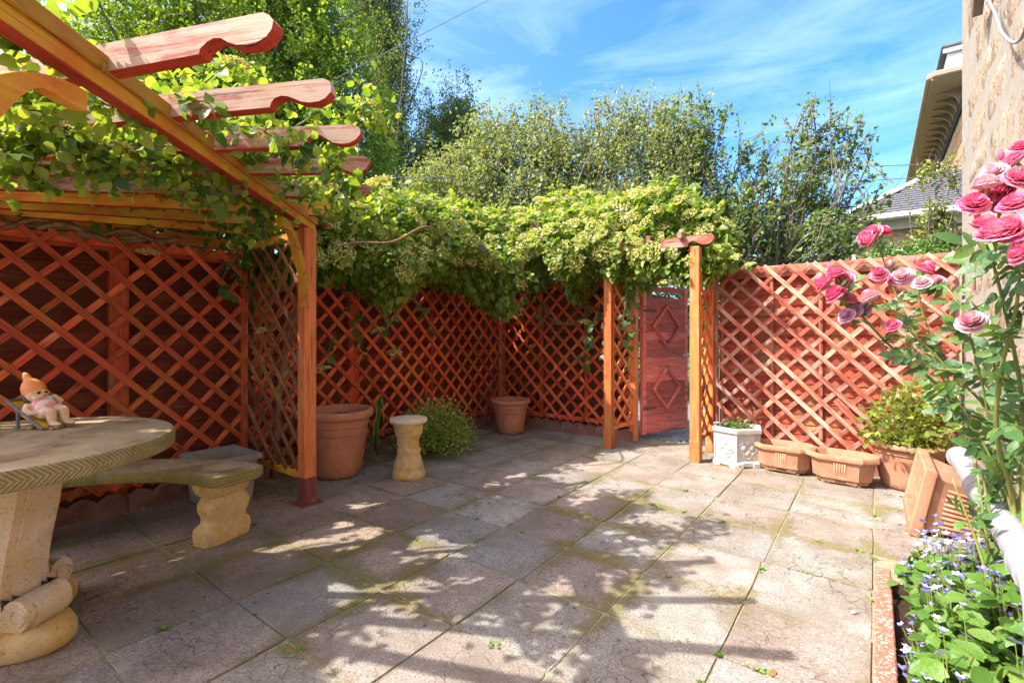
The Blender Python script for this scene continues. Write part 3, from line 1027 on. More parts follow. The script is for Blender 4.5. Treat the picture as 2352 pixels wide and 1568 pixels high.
# distant villa with bracketed eaves
fh = thing('villa', 'distant tan stone villa with bracketed white eaves and slate dormer', 'building', (6, 24, 0))
EX, EY, EZ = 1.18, 17.0, 8.0
v, f = cbox(5, 6.2, 4, .01)
ob('wall', mk_mesh('wall', v, f, M['sandstone_far']), fh, Matrix.Translation((EX+.75+5, EY+.75+6.2, 3.9)))
# coursed ashlar on the two visible faces near the corner
r2 = random.Random(9)
zz = 4.0
k = 0
while zz < 7.3:
    h = .42
    for face in (0, 1):
        s = 0
        for c in range(3 if face == 0 else 8):
            L = (.55 if (k+c) % 2 else .95)
            me = box_mesh('stone_block', L-.02, h-.02, .05, M['sootstone'] if (face == 0 and k in (2, 3) and c == 0 and k == 3) else M['sandstone_far'], .01)
            if face == 0:
                c0 = Vector((EX+.75+s+L/2, EY+.75-.005, zz+h/2))
                ob('stone_block', me, fh, frame(c0, (1, 0, 0), (0, -1, 0)))
            else:
                c0 = Vector((EX+.75-.005, EY+.75+s+L/2, zz+h/2))
                ob('stone_block', me, fh, frame(c0, (0, -1, 0), (-1, 0, 0)))
            s += L
    zz += h; k += 1
stick('frieze', (EX+.70, EY+.68, 7.42), (EX+.70, EY+13, 7.42), .28, .07, (-1, 0, 0), M['sootstone'], fh)
stick('frieze', (EX+.74, EY+.70, 7.42), (EX+8, EY+.70, 7.42), .28, .07, (0, -1, 0), M['sootstone'], fh)
# soffit, gutter
v, f = cbox(5.5, 6.95, .05, .01)
sf = ob('soffit', mk_mesh('soffit', v, f, M['soffit']), fh, Matrix.Translation((EX+5.5, EY+6.95, EZ-.06)))
stick('gutter', (EX-.02, EY, EZ+.02), (EX-.02, EY+13.8, EZ+.02), .16, .18, (0, 0, 1), M['soffit'], fh, .04)
stick('gutter', (EX, EY-.02, EZ+.02), (EX+9, EY-.02, EZ+.02), .16, .18, (0, 0, 1), M['soffit'], fh, .04)
bp = [(0, 0), (.62, 0), (.60, -.06)] + [(.60-.5*math.sin(a), -.06-.5*(1-math.cos(a))) for a in [R(15*i) for i in range(1, 7)]] + [(0, -.62)]
br_me = mk_mesh('bracket', *prism([(x*.85, zb*.7) for x, zb in bp], .09), M['soffit'], 40)
for k in range(18):
    ob('bracket', br_me, fh, frame((EX+.72, EY+1.0+.62*k, EZ-.11), (-1, 0, 0), (0, 0, 1)))
for k in range(3):
    ob('bracket', br_me, fh, frame((EX+1.05+.62*k, EY+.72, EZ-.11), (0, -1, 0), (0, 0, 1)))
# roof
hx, hy = 5.4, 6.9
rc = Vector((EX+5.5, EY+6.95, EZ+.03))
rv = [rc + Vector((-hx, -hy, 0)), rc + Vector((hx, -hy, 0)), rc + Vector((hx, hy, 0)), rc + Vector((-hx, hy, 0)), rc + Vector((0, -2.5, 2.4)), rc + Vector((0, 2.5, 2.4))]
ob('roof', mk_mesh('roof', rv, [[0, 1, 4], [1, 2, 5, 4], [2, 3, 5], [3, 0, 4, 5], [3, 2, 1, 0]], M['slate']), fh)
# dormer above the corner
dm = ob('dormer', mk_mesh('dormer', *cbox(1.4, .8, .30, .01), M['white']), fh, Matrix.Translation((EX+1.75, EY+1.1, EZ+.38)))
stick('dormer_roof', (EX+.22, EY+1.1, EZ+.80), (EX+3.4, EY+1.1, EZ+.80), 1.9, .07, (0, 0, 1), M['slate'], dm, .01)
stick('dormer_fascia', (EX+.25, EY+.22, EZ+.70), (EX+3.4, EY+.22, EZ+.70), .13, .04, (0, -1, 0), M['white'], dm, .005)
for r_ in range(3):
    for c in range(5):
        stick('slate', (EX+.78+c*.3+(.15 if r_ % 2 else 0), EY+.285, EZ+.20+.13*r_), (EX+1.06+c*.3+(.15 if r_ % 2 else 0), EY+.285, EZ+.20+.13*r_), .15, .03, (0, -1, .15), M['slate'], dm, .006)
stick('downpipe', (EX+.55, EY+9.0, 4.6), (EX+.55, EY+9.0, 7.3), .11, .11, (1, 0, 0), M['white'], fh, .03)

# low slate roofed outbuilding in front of it
lo = thing('outbuilding', 'low tan outbuilding with grey slate roof and white gutter behind the fence', 'building', (1.5, 15, 0))
v, f = cbox(2.6, 1.5, 1.9, .01)
ob('wall', mk_mesh('wall', v, f, M['sandstone_far']), lo, Matrix.Translation((2.05, 15.2, 1.78)))
ox0, ox1, oy, oz = -.75, 4.3, 13.35, 3.75
rv = [(ox0, oy, oz), (ox1, oy, oz), (ox1, oy+3.9, oz+1.75), (ox0+2.1, oy+3.9, oz+1.75), (ox0, oy+3.9, oz),
      (ox0, oy, oz-.08), (ox1, oy, oz-.08), (ox0, oy+3.9, oz-.08)]
rfo = ob('roof', mk_mesh('roof', rv, [[0, 1, 2, 3], [4, 0, 3], [0, 5, 6, 1], [4, 7, 5, 0]], M['slate']), lo)
slope = Vector((0, 3.9, 1.75)).normalized()
rn = slope.cross(Vector((-1, 0, 0))).normalized()
for r_ in range(18):
    c0 = Vector((0, oy, oz)) + slope*(.12+.235*r_)
    xs = ox0 + 2.1*(.12+.235*r_)/4.27
    x = xs + (.15 if r_ % 2 else 0)
    while x < 2.9:
        w_ = r2.uniform(.26, .34)
        stick('slate', (x, c0.y, c0.z) + rn*.02 if False else Vector((x, c0.y, c0.z))+rn*.022, Vector((x+w_-.012, c0.y, c0.z))+rn*.022, .26, .014, rn + slope*.10, M['slate'], rfo, .003)
        x += w_
stick('hip_flashing', Vector((ox0-.02, oy, oz+.05)), Vector((ox0+2.1, oy+3.9, oz+1.81)), .22, .05, (0, -.3, 1), M['lead'], rfo, .01)
stick('gutter', (ox0-.05, oy-.04, oz-.02), (ox1, oy-.04, oz-.02), .13, .13, (0, 0, 1), M['white'], lo, .03)
stick('gutter', (ox0-.05, oy-.04, oz-.02), (ox0-.05, oy+3.9, oz-.02), .13, .13, (0, 0, 1), M['white'], lo, .03)
stick('fascia', (ox0+.25, oy+.28, oz-.14), (ox1, oy+.28, oz-.14), .26, .05, (0, -1, 0), M['white'], lo, .01)
stick('downpipe', (-.40, oy+.27, .4), (-.40, oy+.27, oz-.3), .09, .09, (0, -1, 0), M['white'], lo, .02)
wd = ob('window_frame', box_mesh('window_frame', .75, .62, .08, M['white'], .01), lo, frame((.55, 13.69, 2.75), (1, 0, 0), (0, -1, 0)))
stick('pane', (.25, 13.65, 2.75), (.85, 13.65, 2.75), .48, .02, (0, -1, 0), M['glass'], wd, .002)
# ================================================================== TABLE AND BENCHES
TC = Vector((-2.78, .25, 0))
TZ = .77
tb = thing('stone_table', 'round cast stone table with carved rim and scrolled pedestal', 'table', TC)
def disc_top(Rr, th, mat_top, mat_edge, n=96):
    prof = [(Rr-.03, -th), (Rr-.006, -th+.004), (Rr, -th+.010), (Rr, -.012), (Rr-.006, -.003), (Rr-.014, 0)]
    vs, fs = lathe(prof, n, cap=False)
    b = len(vs)
    vs += [(0, 0, 0), (0, 0, -th)]
    q = (len(prof)-1)*n
    fe = len(fs)
    for i in range(n):
        k = (i+1) % n
        fs.append([q+i, q+k, b])
    for i in range(n):
        k = (i+1) % n
        fs.append([k, i, b+1])
    me = mk_mesh('table_top', vs, fs, [mat_edge, mat_top], 35)
    me.polygons.foreach_set('material_index', [0]*fe + [1]*n + [1]*n)
    return me
ob('table_top', disc_top(.63, .072, M['top'], M['edge']), tb, Matrix.Translation(TC + Vector((0, 0, TZ))))
# four scrolled consoles round a core
def console(th):
    p = [(0, .70), (.30, .70), (.318, .675), (.318, .63), (.295, .52), (.262, .40), (.240, .30), (.232, .22), (.240, .165)]
    cx, cz, r0 = .298, .155, .062
    for a in range(165, -121, -15):
        p.append((cx + r0*math.cos(R(a)), cz + r0*math.sin(R(a))))
    p += [(.22, .08), (0, .08)]
    return p
cp = [(x*.88, z) for x, z in console(.17)]
core = lathe([(.18, .08), (.15, .16), (.135, .3), (.15, .5), (.19, .64), (.21, .70)], 24)
ob('pedestal_core', mk_mesh('pedestal_core', *core, M['leg'], 50), tb, Matrix.Translation(TC))
def fluted(poly, t):
    """prism with raised flutes along the outline: two steps narrower towards the faces"""
    a = prism(poly, t*.62)
    sm = [(x*.955 if x > .2 else x, z) for x, z in poly]
    b = prism(sm, t)
    return join(a, b)
cme = mk_mesh('console', *fluted(cp, .17), M['leg'], 35)
lob = []
for k in range(4):
    a = R(34 + 90*k)
    d = Vector((math.cos(a), math.sin(a), 0))
    c = ob('console', cme, tb, frame(TC, d, (0, 0, 1)))
    sc = [(.298*.88 + .03*math.cos(t), 0, .155 + .03*math.sin(t)) for t in [2*math.pi*i/16 for i in range(17)]]
    for s in (-1, 1):
        v, f = tube([(x, s*.086, z) for x, y, z in sc], .006, 6)
        ob('volute', mk_mesh('volute', v, f, M['leg'], 180), c, frame(TC, d, (0, 0, 1)))
n = 96
ring = []
for i in range(n):
    t = 2*math.pi*i/n
    r_ = .295 + .078*math.cos(4*(t-R(34)))
    ring.append((r_*math.cos(t), r_*math.sin(t)))
vs, fs = [], []
for s, z in ((.95, 0), (1.0, .02), (1.0, .065), (.95, .09), (.80, .10)):
    vs += [(x*s, y*s, z) for x, y in ring]
for j in range(4):
    for i in range(n):
        k = (i+1) % n
        fs.append([j*n+i, j*n+k, (j+1)*n+k, (j+1)*n+i])
fs.append([4*n+i for i in range(n)])
ob('pedestal_base', mk_mesh('pedestal_base', vs, fs, M['legs2'], 60), tb, Matrix.Translation(TC))

def bench(a0, a1, label):
    bz, ri, ro, th = .405, .88, 1.20, .062
    b = thing('stone_bench', label, 'bench', TC, 'curved stone benches round the table')
    N = 40
    vs, fs, mi = [], [], []
    # outline with rounded corners (polar)
    out = []
    for k in range(N+1):
        t = a0 + (a1-a0)*k/N
        ins = .05*(1 if k in (0, N) else 0)
        out.append(((ro-ins)*math.cos(t), (ro-ins)*math.sin(t)))
    inn = []
    for k in range(N+1):
        t = a1 + (a0-a1)*k/N
        ins = .045*(1 if k in (0, N) else 0)
        inn.append(((ri+ins)*math.cos(t), (ri+ins)*math.sin(t)))
    o = out + inn
    m = len(o)
    cx = sum(p[0] for p in o)/m; cy_ = sum(p[1] for p in o)/m
    def inset(e):
        res = []
        for x, y in o:
            r_ = math.hypot(x, y); s = (r_-e if r_ > (ri+ro)/2 else r_+e)/r_
            res.append((x*s, y*s))
        return res
    for e, z in ((.02, -th), (.004, -th+.004), (0, -th+.01), (0, -.010), (.004, -.003), (.012, 0)):
        vs += [(x, y, z) for x, y in inset(e)]
    for j in range(5):
        for i in range(m):
            k = (i+1) % m
            fs.append([j*m+i, j*m+k, (j+1)*m+k, (j+1)*m+i]); mi.append(0)
    for k in range(N):
        fs.append([5*m+k, 5*m+k+1, 5*m+m-2-k, 5*m+m-1-k]); mi.append(1)
        fs.append([m-1-k, m-2-k, k+1, k]); mi.append(1)
    me = mk_mesh('seat', vs, fs, [M['edgeb'], M['top']], 40)
    me.polygons.foreach_set('material_index', mi)
    ob('seat', me, b, Matrix.Translation(TC + Vector((0, 0, bz))))
    # lofted scroll legs
    secs = [(0, .150, .080), (.055, .155, .085), (.085, .150, .082), (.105, .118, .078), (.135, .112, .080), (.175, .128, .092), (.215, .130, .094),
            (.245, .112, .082), (.262, .104, .074), (.272, .122, .086), (.305, .145, .096), (.335, .148, .095), (.346, .135, .085)]
    ns = 28
    vs, fs = [], []
    for z, a, c in secs:
        sh = .03 if .1 < z < .25 else 0.0
        for i in range(ns):
            t = 2*math.pi*i/ns
            ex = .55
            x = a*math.copysign(abs(math.cos(t))**ex, math.cos(t)) + sh*.3
            y = c*math.copysign(abs(math.sin(t))**ex, math.sin(t))
            y *= 1 - .10*math.exp(-(x/.012)**2)*(1 if .1 < z < .25 else .4)
            x *= 1 - .05*math.exp(-(y/.010)**2)
            vs.append((x, y, z))
    for j in range(len(secs)-1):
        for i in range(ns):
            k = (i+1) % ns
            fs.append([j*ns+i, j*ns+k, (j+1)*ns+k, (j+1)*ns+i])
    fs.append(list(range(ns))[::-1]); fs.append([(len(secs)-1)*ns+i for i in range(ns)])
    lm = mk_mesh('leg', vs, fs, M['legs2'], 70)
    for t in (a0 + .16, a1 - .16):
        r_ = (ri+ro)/2
        d = Vector((math.cos(t), math.sin(t), 0))
        ob('leg', lm, b, frame(TC + d*r_, d, (0, 0, 1)))
    return b
bench(R(97), R(180), 'curved stone bench between the round table and the trellis fence')
bench(R(-92), R(-9.5), 'curved stone bench at the bottom left edge, nearest the camera')

# ================================================================== GNOME
gM = {}
for nm, c, ro in (('skin', (.78, .50, .34), .5), ('hat', (.85, .30, .10), .5), ('hair', (.14, .08, .05), .6), ('yellow', (.80, .58, .05), .5),
                  ('chair', (.16, .14, .13), .7), ('cup', (.50, .58, .62), .3), ('lens', (.03, .03, .05), .2), ('straw', (.05, .22, .10), .5), ('gbase', (.36, .24, .10), .9)):
    gM[nm] = simple('figurine_'+nm, c, ro, .3, .15, 60, .15, .001)
t = NT('figurine_swimsuit')
wv = t.n('ShaderNodeTexWave'); wv.inputs['Scale'].default_value = 22; wv.inputs['Distortion'].default_value = 1.5
t.l(t.coord('Object', (.3, 1, .4)), wv.inputs['Vector'])
t.col(t.ramp(wv.outputs['Fac'], [(.45, (.84, .30, .32)), (.6, (.86, .62, .58))])).rough(.5, .3)
gM['suit'] = t.m
gl = Vector((-3.02, .475, TZ))
gn_ = thing('gnome_figurine', 'garden gnome in orange hat and yellow sunglasses reclining in a deckchair', 'figurine', gl, rz=R(32))
GM = WM[gn_.name]
def gpart(name, vf, mat, sm=60, remesh=0, parent=None):
    o = ob(name, mk_mesh(name, *vf, mat, sm), parent or gn_, GM)
    if remesh:
        md = o.modifiers.new('remesh', 'REMESH'); md.mode = 'VOXEL'; md.voxel_size = remesh; md.use_smooth_shade = True
        s = o.modifiers.new('smooth', 'SMOOTH'); s.iterations = 3
    return o
body = join(ellipsoid((-.002, 0, .092), (.044, .048, .042)), ellipsoid((.018, 0, .072), (.042, .05, .034)),
            ellipsoid((-.032, -.004, .152), (.038, .040, .037), 16, 12), ellipsoid((.004, -.014, .146), (.011, .010, .010)),
            ellipsoid((-.006, -.028, .136), (.014, .012, .012)), ellipsoid((.0, .012, .137), (.013, .012, .012)),
            tube([(.02, -.024, .062), (.05, -.024, .082), (.062, -.022, .078), (.066, -.022, .05), (.07, -.022, .026)], [.024, .023, .021, .018, .015], 10),
            tube([(.025, .022, .062), (.058, .024, .086), (.07, .024, .082), (.078, .024, .05), (.084, .024, .026)], [.024, .023, .021, .018, .015], 10),
            ellipsoid((.086, -.024, .022), (.028, .015, .010)), ellipsoid((.102, .024, .022), (.028, .015, .010)),
            tube([(-.022, -.044, .110), (-.018, -.058, .088), (.002, -.056, .074), (.026, -.042, .074)], [.015, .015, .013, .010], 10),
            ellipsoid((.034, -.036, .073), (.013, .010, .008)),
            tube([(-.006, .040, .112), (.016, .056, .100), (.026, .052, .118), (.022, .036, .134)], [.015, .014, .013, .010], 10),
            ellipsoid((.022, .030, .138), (.011, .010, .011)))
gpart('body', body, gM['skin'], 180, .0028)
gpart('swimsuit', join(ellipsoid((.002, 0, .094), (.046, .050, .040)), ellipsoid((.020, 0, .070), (.042, .051, .031))), gM['suit'], 180)
hat_l = [(.041, -.006), (.043, .004), (.042, .018), (.037, .034), (.027, .048), (.018, .056), (.015, .066), (.013, .078), (.009, .088), (.003, .093)]
hatM = Matrix.Translation((-.040, -.003, .166)) @ Matrix.Rotation(R(-24), 4, 'Y') @ Matrix.Rotation(R(8), 4, 'X')
gpart('hat', move(lathe(hat_l, 20), hatM), gM['hat'], 60)
gpart('hair', join(ellipsoid((-.048, -.026, .140), (.018, .016, .026)), ellipsoid((-.048, .026, .140), (.018, .016, .026)), ellipsoid((-.058, 0, .145), (.016, .03, .028))), gM['hair'], 180)
gls = join(*[tube([(.0035 - .003*abs(math.cos(a)), y0 + .0115*math.cos(a), .1605 + .008*math.sin(a)) for a in [2*math.pi*i/12 for i in range(13)]], .0028, 6) for y0 in (-.022, .010)],
           tube([(-.006, -.034, .161), (-.03, -.042, .158)], .0025, 5), tube([(.005, -.011, .161), (.005, -.001, .161)], .0025, 5))
sg = gpart('sunglasses', gls, gM['yellow'], 180)
gpart('lens', join(*[ellipsoid((.002, y0, .1605), (.003, .010, .007)) for y0 in (-.022, .010)]), gM['lens'], 180, parent=sg)
cup = gpart('cup', move(lathe([(.009, 0), (.0125, .024), (.0135, .025), (.011, .022), (.002, .021)], 16), Matrix.Translation((.022, .014, .118)) @ Matrix.Rotation(R(-14), 4, 'Y')), gM['cup'], 40)
gpart('straw', tube([(.018, .012, .142), (.012, .006, .150), (.003, -.006, .1395)], .0016, 5), gM['straw'], 180, parent=cup)
for y in (-.064, .064):
    gpart('chair_rail', tube([(-.105, y, .130), (.072, y, .006)], .0075, 6), gM['chair'], 60)
    gpart('chair_leg', tube([(-.052, y*.97, .090), (-.052, y*.97, .004)], .0065, 6), gM['chair'], 60)
gpart('chair_bar', tube([(-.103, -.064, .128), (-.103, .064, .128)], .006, 6), gM['chair'], 60)
cl = [(-.104, .124), (-.070, .088), (-.035, .062), (0, .042), (.04, .026), (.07, .008)]
cv = [(x, y, z) for x, z in cl for y in (-.056, .056)] + [(x, y, z-.004) for x, z in cl for y in (-.056, .056)]
cf = [[2*i, 2*i+2, 2*i+3, 2*i+1] for i in range(5)] + [[12+2*i+1, 12+2*i+3, 12+2*i+2, 12+2*i] for i in range(5)] + [[2*i+2, 2*i, 12+2*i, 12+2*i+2] for i in range(5)] + [[2*i+1, 2*i+3, 15+2*i, 13+2*i] for i in range(5)]
gpart('chair_sling', (cv, cf), gM['yellow'], 60)
bs = []
for k in range(40):
    bs.append(ellipsoid((rs.uniform(-.03, .105), rs.uniform(-.055, .055), .006), (rs.uniform(.008, .014), rs.uniform(.008, .014), rs.uniform(.005, .010)), 7, 5))
gpart('mossy_base', join(*bs), gM['gbase'], 60)

# ================================================================== POTS
def round_pot(name, label, loc, h, rt, rbm, mat, group=None, soil=True, sgn=1):
    t = thing(name, label, 'plant pot', loc, group)
    rim = .085*h/.42
    def rr(z): return rbm + (rt*.90-rbm)*(z/h)**.75
    prof = [(rbm-.008, .004), (rbm, .012)] + [(rr(z), z) for z in np.linspace(.02, h*.60, 8)]
    for k in range(3):
        z = h*(.62+.018*k); prof += [(rr(z)+.003, z), (rr(z)+.003, z+h*.006), (rr(z), z+h*.008)]
    zc = h*.76
    prof += [(rr(zc)-.002, zc), (rr(zc)+.008, zc+.004), (rr(zc)+.010, h*.86), (rr(h)-.002, h-rim*.62), (rr(h)+.012, h-rim*.55)]
    vs, fs = lathe(prof, 56, cap=False)
    fs.append(list(range(56))[::-1])
    M4 = Matrix.Translation(Vector(loc))
    ob('pot_body', mk_mesh('pot_body', vs, fs, mat, 40), t, M4)
    rp = [(rr(h)+.006, h-rim*.60), (rt-.004, h-rim*.55), (rt+.002, h-rim*.42), (rt+.003, h-rim*.15), (rt-.004, h-.004), (rt-.015, h), (rt-.032, h-.003), (rt-.045, h-.02), (rt*.84, h-.10), (rt*.82, h-.13)]
    ob('rim', mk_mesh('rim', *lathe(rp, 56, cap=False), mat, 50), t, M4)
    for k in range(4):
        a = .5+math.pi/2*k
        ob('foot', mk_mesh('foot', *cbox(.02, .012, .012, .003), mat), t, Matrix.Translation(Vector(loc) + Vector((rbm*.85*math.cos(a), rbm*.85*math.sin(a), .011))))
    if soil:
        vs, fs = [], []
        n, m = 28, 6
        for j in range(m+1):
            for i in range(n):
                a = 2*math.pi*i/n; r_ = rt*.845*j/m + .001
                vs.append((r_*math.cos(a), r_*math.sin(a), h-.085 + rs.uniform(-.012, .014) + .012*math.cos(3*a+j)))
        for j in range(m):
            for i in range(n):
                k = (i+1) % n
                fs.append([j*n+i, j*n+k, (j+1)*n+k, (j+1)*n+i])
        ob('soil', mk_mesh('soil', vs, fs, M['soil'], 60), t, M4)
    return t
pot1 = round_pot('terracotta_pot', 'largest terracotta pot with bare soil, right behind the pergola post', (-3.635, 2.385, 0), .56, .285, .175, M['terra'])
pot2 = round_pot('terracotta_pot', 'terracotta pot with bare soil alone before the back fence', (-3.50, 4.62, 0), .41, .238, .145, M['terra'])
pot3 = round_pot('terracotta_pot', 'faded terracotta pot with leafy plant beside the toppled planter', (.20, 4.84, 0), .36, .255, .16, M['terra_pale'])

def octa(L, W, c):
    return [(-L/2+c, -W/2), (L/2-c, -W/2), (L/2, -W/2+c), (L/2, W/2-c), (L/2-c, W/2), (-L/2+c, W/2), (-L/2, W/2-c), (-L/2, -W/2+c)]
def loft(rings, cap0=True, cap1=False):
    n = len(rings[0])
    vs = [p for r_ in rings for p in r_]
    fs = []
    for j in range(len(rings)-1):
        for i in range(n):
            k = (i+1) % n
            fs.append([j*n+i, j*n+k, (j+1)*n+k, (j+1)*n+i])
    if cap0: fs.append(list(range(n))[::-1])
    if cap1: fs.append([(len(rings)-1)*n+i for i in range(n)])
    return vs, fs
def oct_trough(label, loc, rz):
    t = thing('trough_planter', label, 'plant pot', loc, 'empty octagonal trough planters', rz)
    M4 = WM[t.name]
    h = .235
    def ring(s, z, c=.095): return [(x*s, y*s, z) for x, y in octa(.49, .31, c)]
    body = loft([ring(.70, .014), ring(.715, .02), ring(.86, h-.05), ring(.88, h-.042)])
    ob('pot_body', mk_mesh('pot_body', *body, M['terra_pale'], 30), t, M4)
    rim = loft([ring(.87, h-.045), ring(.97, h-.043), ring(1.0, h-.034), ring(1.0, h-.010), ring(.975, h), ring(.90, h), ring(.86, h-.014), ring(.80, .05), ring(.68, .045)], cap0=False, cap1=True)
    ob('rim', mk_mesh('rim', *rim, M['terra_pale'], 30), t, M4)
    o0, o1 = octa(.49, .31, .095), octa(.49, .31, .095)
    for i in (0, 2, 4, 6):
        a0, a1 = Vector((*o0[i], 0)), Vector((*o0[(i+1) % 8], 0))
        for fr in (.36, .43, .5, .57, .64):
            q = a0.lerp(a1, fr)
            b0 = q*.716 + Vector((0, 0, .03)); b1 = q*.862 + Vector((0, 0, h-.055))
            nrm = Vector(((a1-a0).y, -(a1-a0).x, 0)).normalized()
            ob('flute', mk_mesh('flute', *tube([b0+nrm*.001, b1+nrm*.001], .007, 6), M['terra_pale'], 180), t, M4)
    for sx in (-1, 1):
        for sy_ in (-1, 1):
            ob('foot', mk_mesh('foot', *cbox(.03, .014, .009, .002), M['terra_pale']), t, M4 @ Matrix.Translation((sx*.10, sy_*.085, .008)))
    return t
oct_trough('empty octagonal terracotta trough next to the white stone planter', (-.64, 4.80, 0), R(-3))
oct_trough('empty octagonal terracotta trough next to the leafy faded pot', (-.215, 4.70, 0), R(-5))

# white hexagonal planter with quatrefoils
wp = thing('stone_planter', 'white cast stone planter with quatrefoil panels against the sunlit fence', 'plant pot', (-1.03, 4.83, 0), rz=R(12))
M4 = WM[wp.name]
def hexr(r_, z, rot=30): return [(r_*math.cos(R(60*i+rot)), r_*math.sin(R(60*i+rot)), z) for i in range(6)]
hb = loft([hexr(.205, 0), hexr(.222, .012), hexr(.222, .045), hexr(.208, .058), hexr(.212, .285), hexr(.222, .292), hexr(.234, .305), hexr(.234, .335), hexr(.226, .342), hexr(.195, .342), hexr(.185, .30)], cap0=True)
ob('pot_body', mk_mesh('pot_body', *hb, M['whitestone'], 25), wp, M4)
vs = hexr(.19, .305) + [(0, 0, .318)]
ob('soil', mk_mesh('soil', vs, [[i, (i+1) % 6, 6] for i in range(6)], M['gravel']), wp, M4)
for i in range(6):
    a = R(60*i)
    n_ = Vector((math.cos(a), math.sin(a), 0)); u_ = Vector((-math.sin(a), math.cos(a), 0))
    c0 = n_*.181 + Vector((0, 0, .172))
    pts = []
    for k in range(49):
        t_ = 2*math.pi*k/48
        r_ = .058 + .026*abs(math.cos(2*t_))
        pts.append(c0 + u_*(r_*math.cos(t_)) + Vector((0, 0, r_*math.sin(t_)*1.12)))
    q = ob('quatrefoil', mk_mesh('quatrefoil', *tube(pts, .007, 6), M['whitestone'], 180), wp, M4)
    for k in range(4):
        t_ = math.pi/2*k
        e = c0 + u_*(.040*math.cos(t_)) + Vector((0, 0, .045*math.sin(t_)))
        v, f = ellipsoid((0, 0, 0), (.030, .030, .010), 10, 6)
        ob('lobe', mk_mesh('lobe', *move((v, f), frame(e, u_, n_)), M['whitestone'], 180), q, M4)
    stick('corner_bead', M4 @ Vector(hexr(.211, .06)[i]), M4 @ Vector(hexr(.213, .285)[i]), .016, .016, n_, M['whitestone'], wp, .004)
    a2 = R(60*i)
    for s in (-1, 1):
        ob('foot', mk_mesh('foot', *cbox(.03, .012, .02, .003), M['whitestone']), wp, M4 @ Matrix.Rotation(a2+math.pi/2, 4, 'Z') @ Matrix.Translation((s*.075, -.19*-1, .018)))

# toppled rectangular planter
fp = thing('toppled_planter', 'rectangular terracotta planter tipped on its side before the house wall', 'plant pot', (.25, 4.1, 0))
ang = R(11.5)
Ow = Vector((.150, 3.70, .010))                 # near lower rim corner
uL = Vector((0, 1, 0)); uV = Vector((math.sin(ang), 0, math.cos(ang))); uW = Vector((math.cos(ang), 0, -math.sin(ang)))
Ll, Vv, Dd = .70, .40, .34
def fr_(l, v_, w_): return Ow + uL*l + uV*v_ + uW*w_
def rect(il, iv, w_):
    return [fr_(il, iv, w_), fr_(Ll-il, iv, w_), fr_(Ll-il, Vv-iv, w_), fr_(il, Vv-iv, w_)]
tp = Dd
bdy = loft([rect(.030, .030, .055), rect(.036, .036, .085), rect(.040, .040, .09), rect(.085, .075, tp), rect(.095, .085, tp+.006)], cap0=False, cap1=True)
ob('pot_body', mk_mesh('pot_body', *bdy, M['terra_pale'], 30), fp)
rim = loft([rect(.032, .032, .062), rect(.004, .004, .058), rect(0, 0, .050), rect(0, 0, .008), rect(.006, .006, 0), rect(.038, .038, 0), rect(.046, .046, .010), rect(.052, .052, .05), rect(.060, .060, .12), rect(.10, .09, tp-.02)], cap0=False, cap1=True)
ob('rim', mk_mesh('rim', *rim, M['terra_pale'], 30), fp)
for k in range(9):
    vv = .085 + .0285*k
    def onend(w_, v_):
        s = (w_-.09)/(tp-.09)
        return fr_(.040+.045*s - .002, v_ + (.5*Vv - v_)*.22*s, w_)
    ob('rib', mk_mesh('rib', *tube([onend(.125, vv), onend(.20, vv), onend(.27, vv), onend(.315, vv)], [.006, .0085, .0085, .006], 8), M['terra_pale'], 180), fp)
for vv in (.052, .36):
    pass

# grey trough in the shaded corner
gt = thing('grey_trough', 'grey trough planter half hidden behind the curved bench', 'plant pot', (-3.76, 1.52, 0))
def rc_(hx, hy, z): return [(-hx, -hy, z), (hx, -hy, z), (hx, hy, z), (-hx, hy, z)]
ob('pot_body', mk_mesh('pot_body', *loft([rc_(.17, .135, 0), rc_(.20, .16, .30)]), M['greytrough'], 30), gt, Matrix.Translation((-3.76, 1.52, 0)))
ob('rim', mk_mesh('rim', *loft([rc_(.20, .16, .297), rc_(.225, .185, .30), rc_(.225, .185, .335), rc_(.19, .15, .335), rc_(.17, .135, .10)], cap0=False, cap1=True), M['greytrough'], 30), gt, Matrix.Translation((-3.76, 1.52, 0)))

# carved stone pedestal
pd = thing('stone_pedestal', 'waisted cream stone pedestal with ochre stains in front of the bushy plant', 'pedestal', (-3.11, 2.70, 0))
pp = [(.128, 0), (.136, .015), (.137, .04), (.130, .065), (.120, .085), (.123, .095), (.118, .12), (.108, .145), (.100, .175), (.094, .20), (.098, .21), (.096, .235), (.088, .25), (.087, .265), (.091, .275), (.088, .295), (.093, .325), (.104, .355), (.112, .365), (.110, .378), (.116, .395), (.120, .41), (.118, .425), (.124, .44), (.124, .455)]
vs, fs = lathe(pp, 40)
v2 = []
for (x, y, z) in vs:
    a = math.atan2(y, x); r_ = math.hypot(x, y)
    k = .004*math.sin(a*7 + z*60)*(1 if .1 < z < .34 else .2) + .003*math.sin(a*3-z*35)
    v2.append((x*(1+k/r_), y*(1+k/r_), z))
ob('shaft', mk_mesh('shaft', v2, fs, M['legs2'], 60), pd, Matrix.Translation((-3.11, 2.70, 0)))
ob('cap', mk_mesh('cap', *lathe([(.122, .452), (.146, .456), (.154, .466), (.155, .482), (.149, .492), (.12, .496), (.002, .496)], 48, cap=False), M['leg'], 40), pd, Matrix.Translation((-3.11, 2.70, 0)))

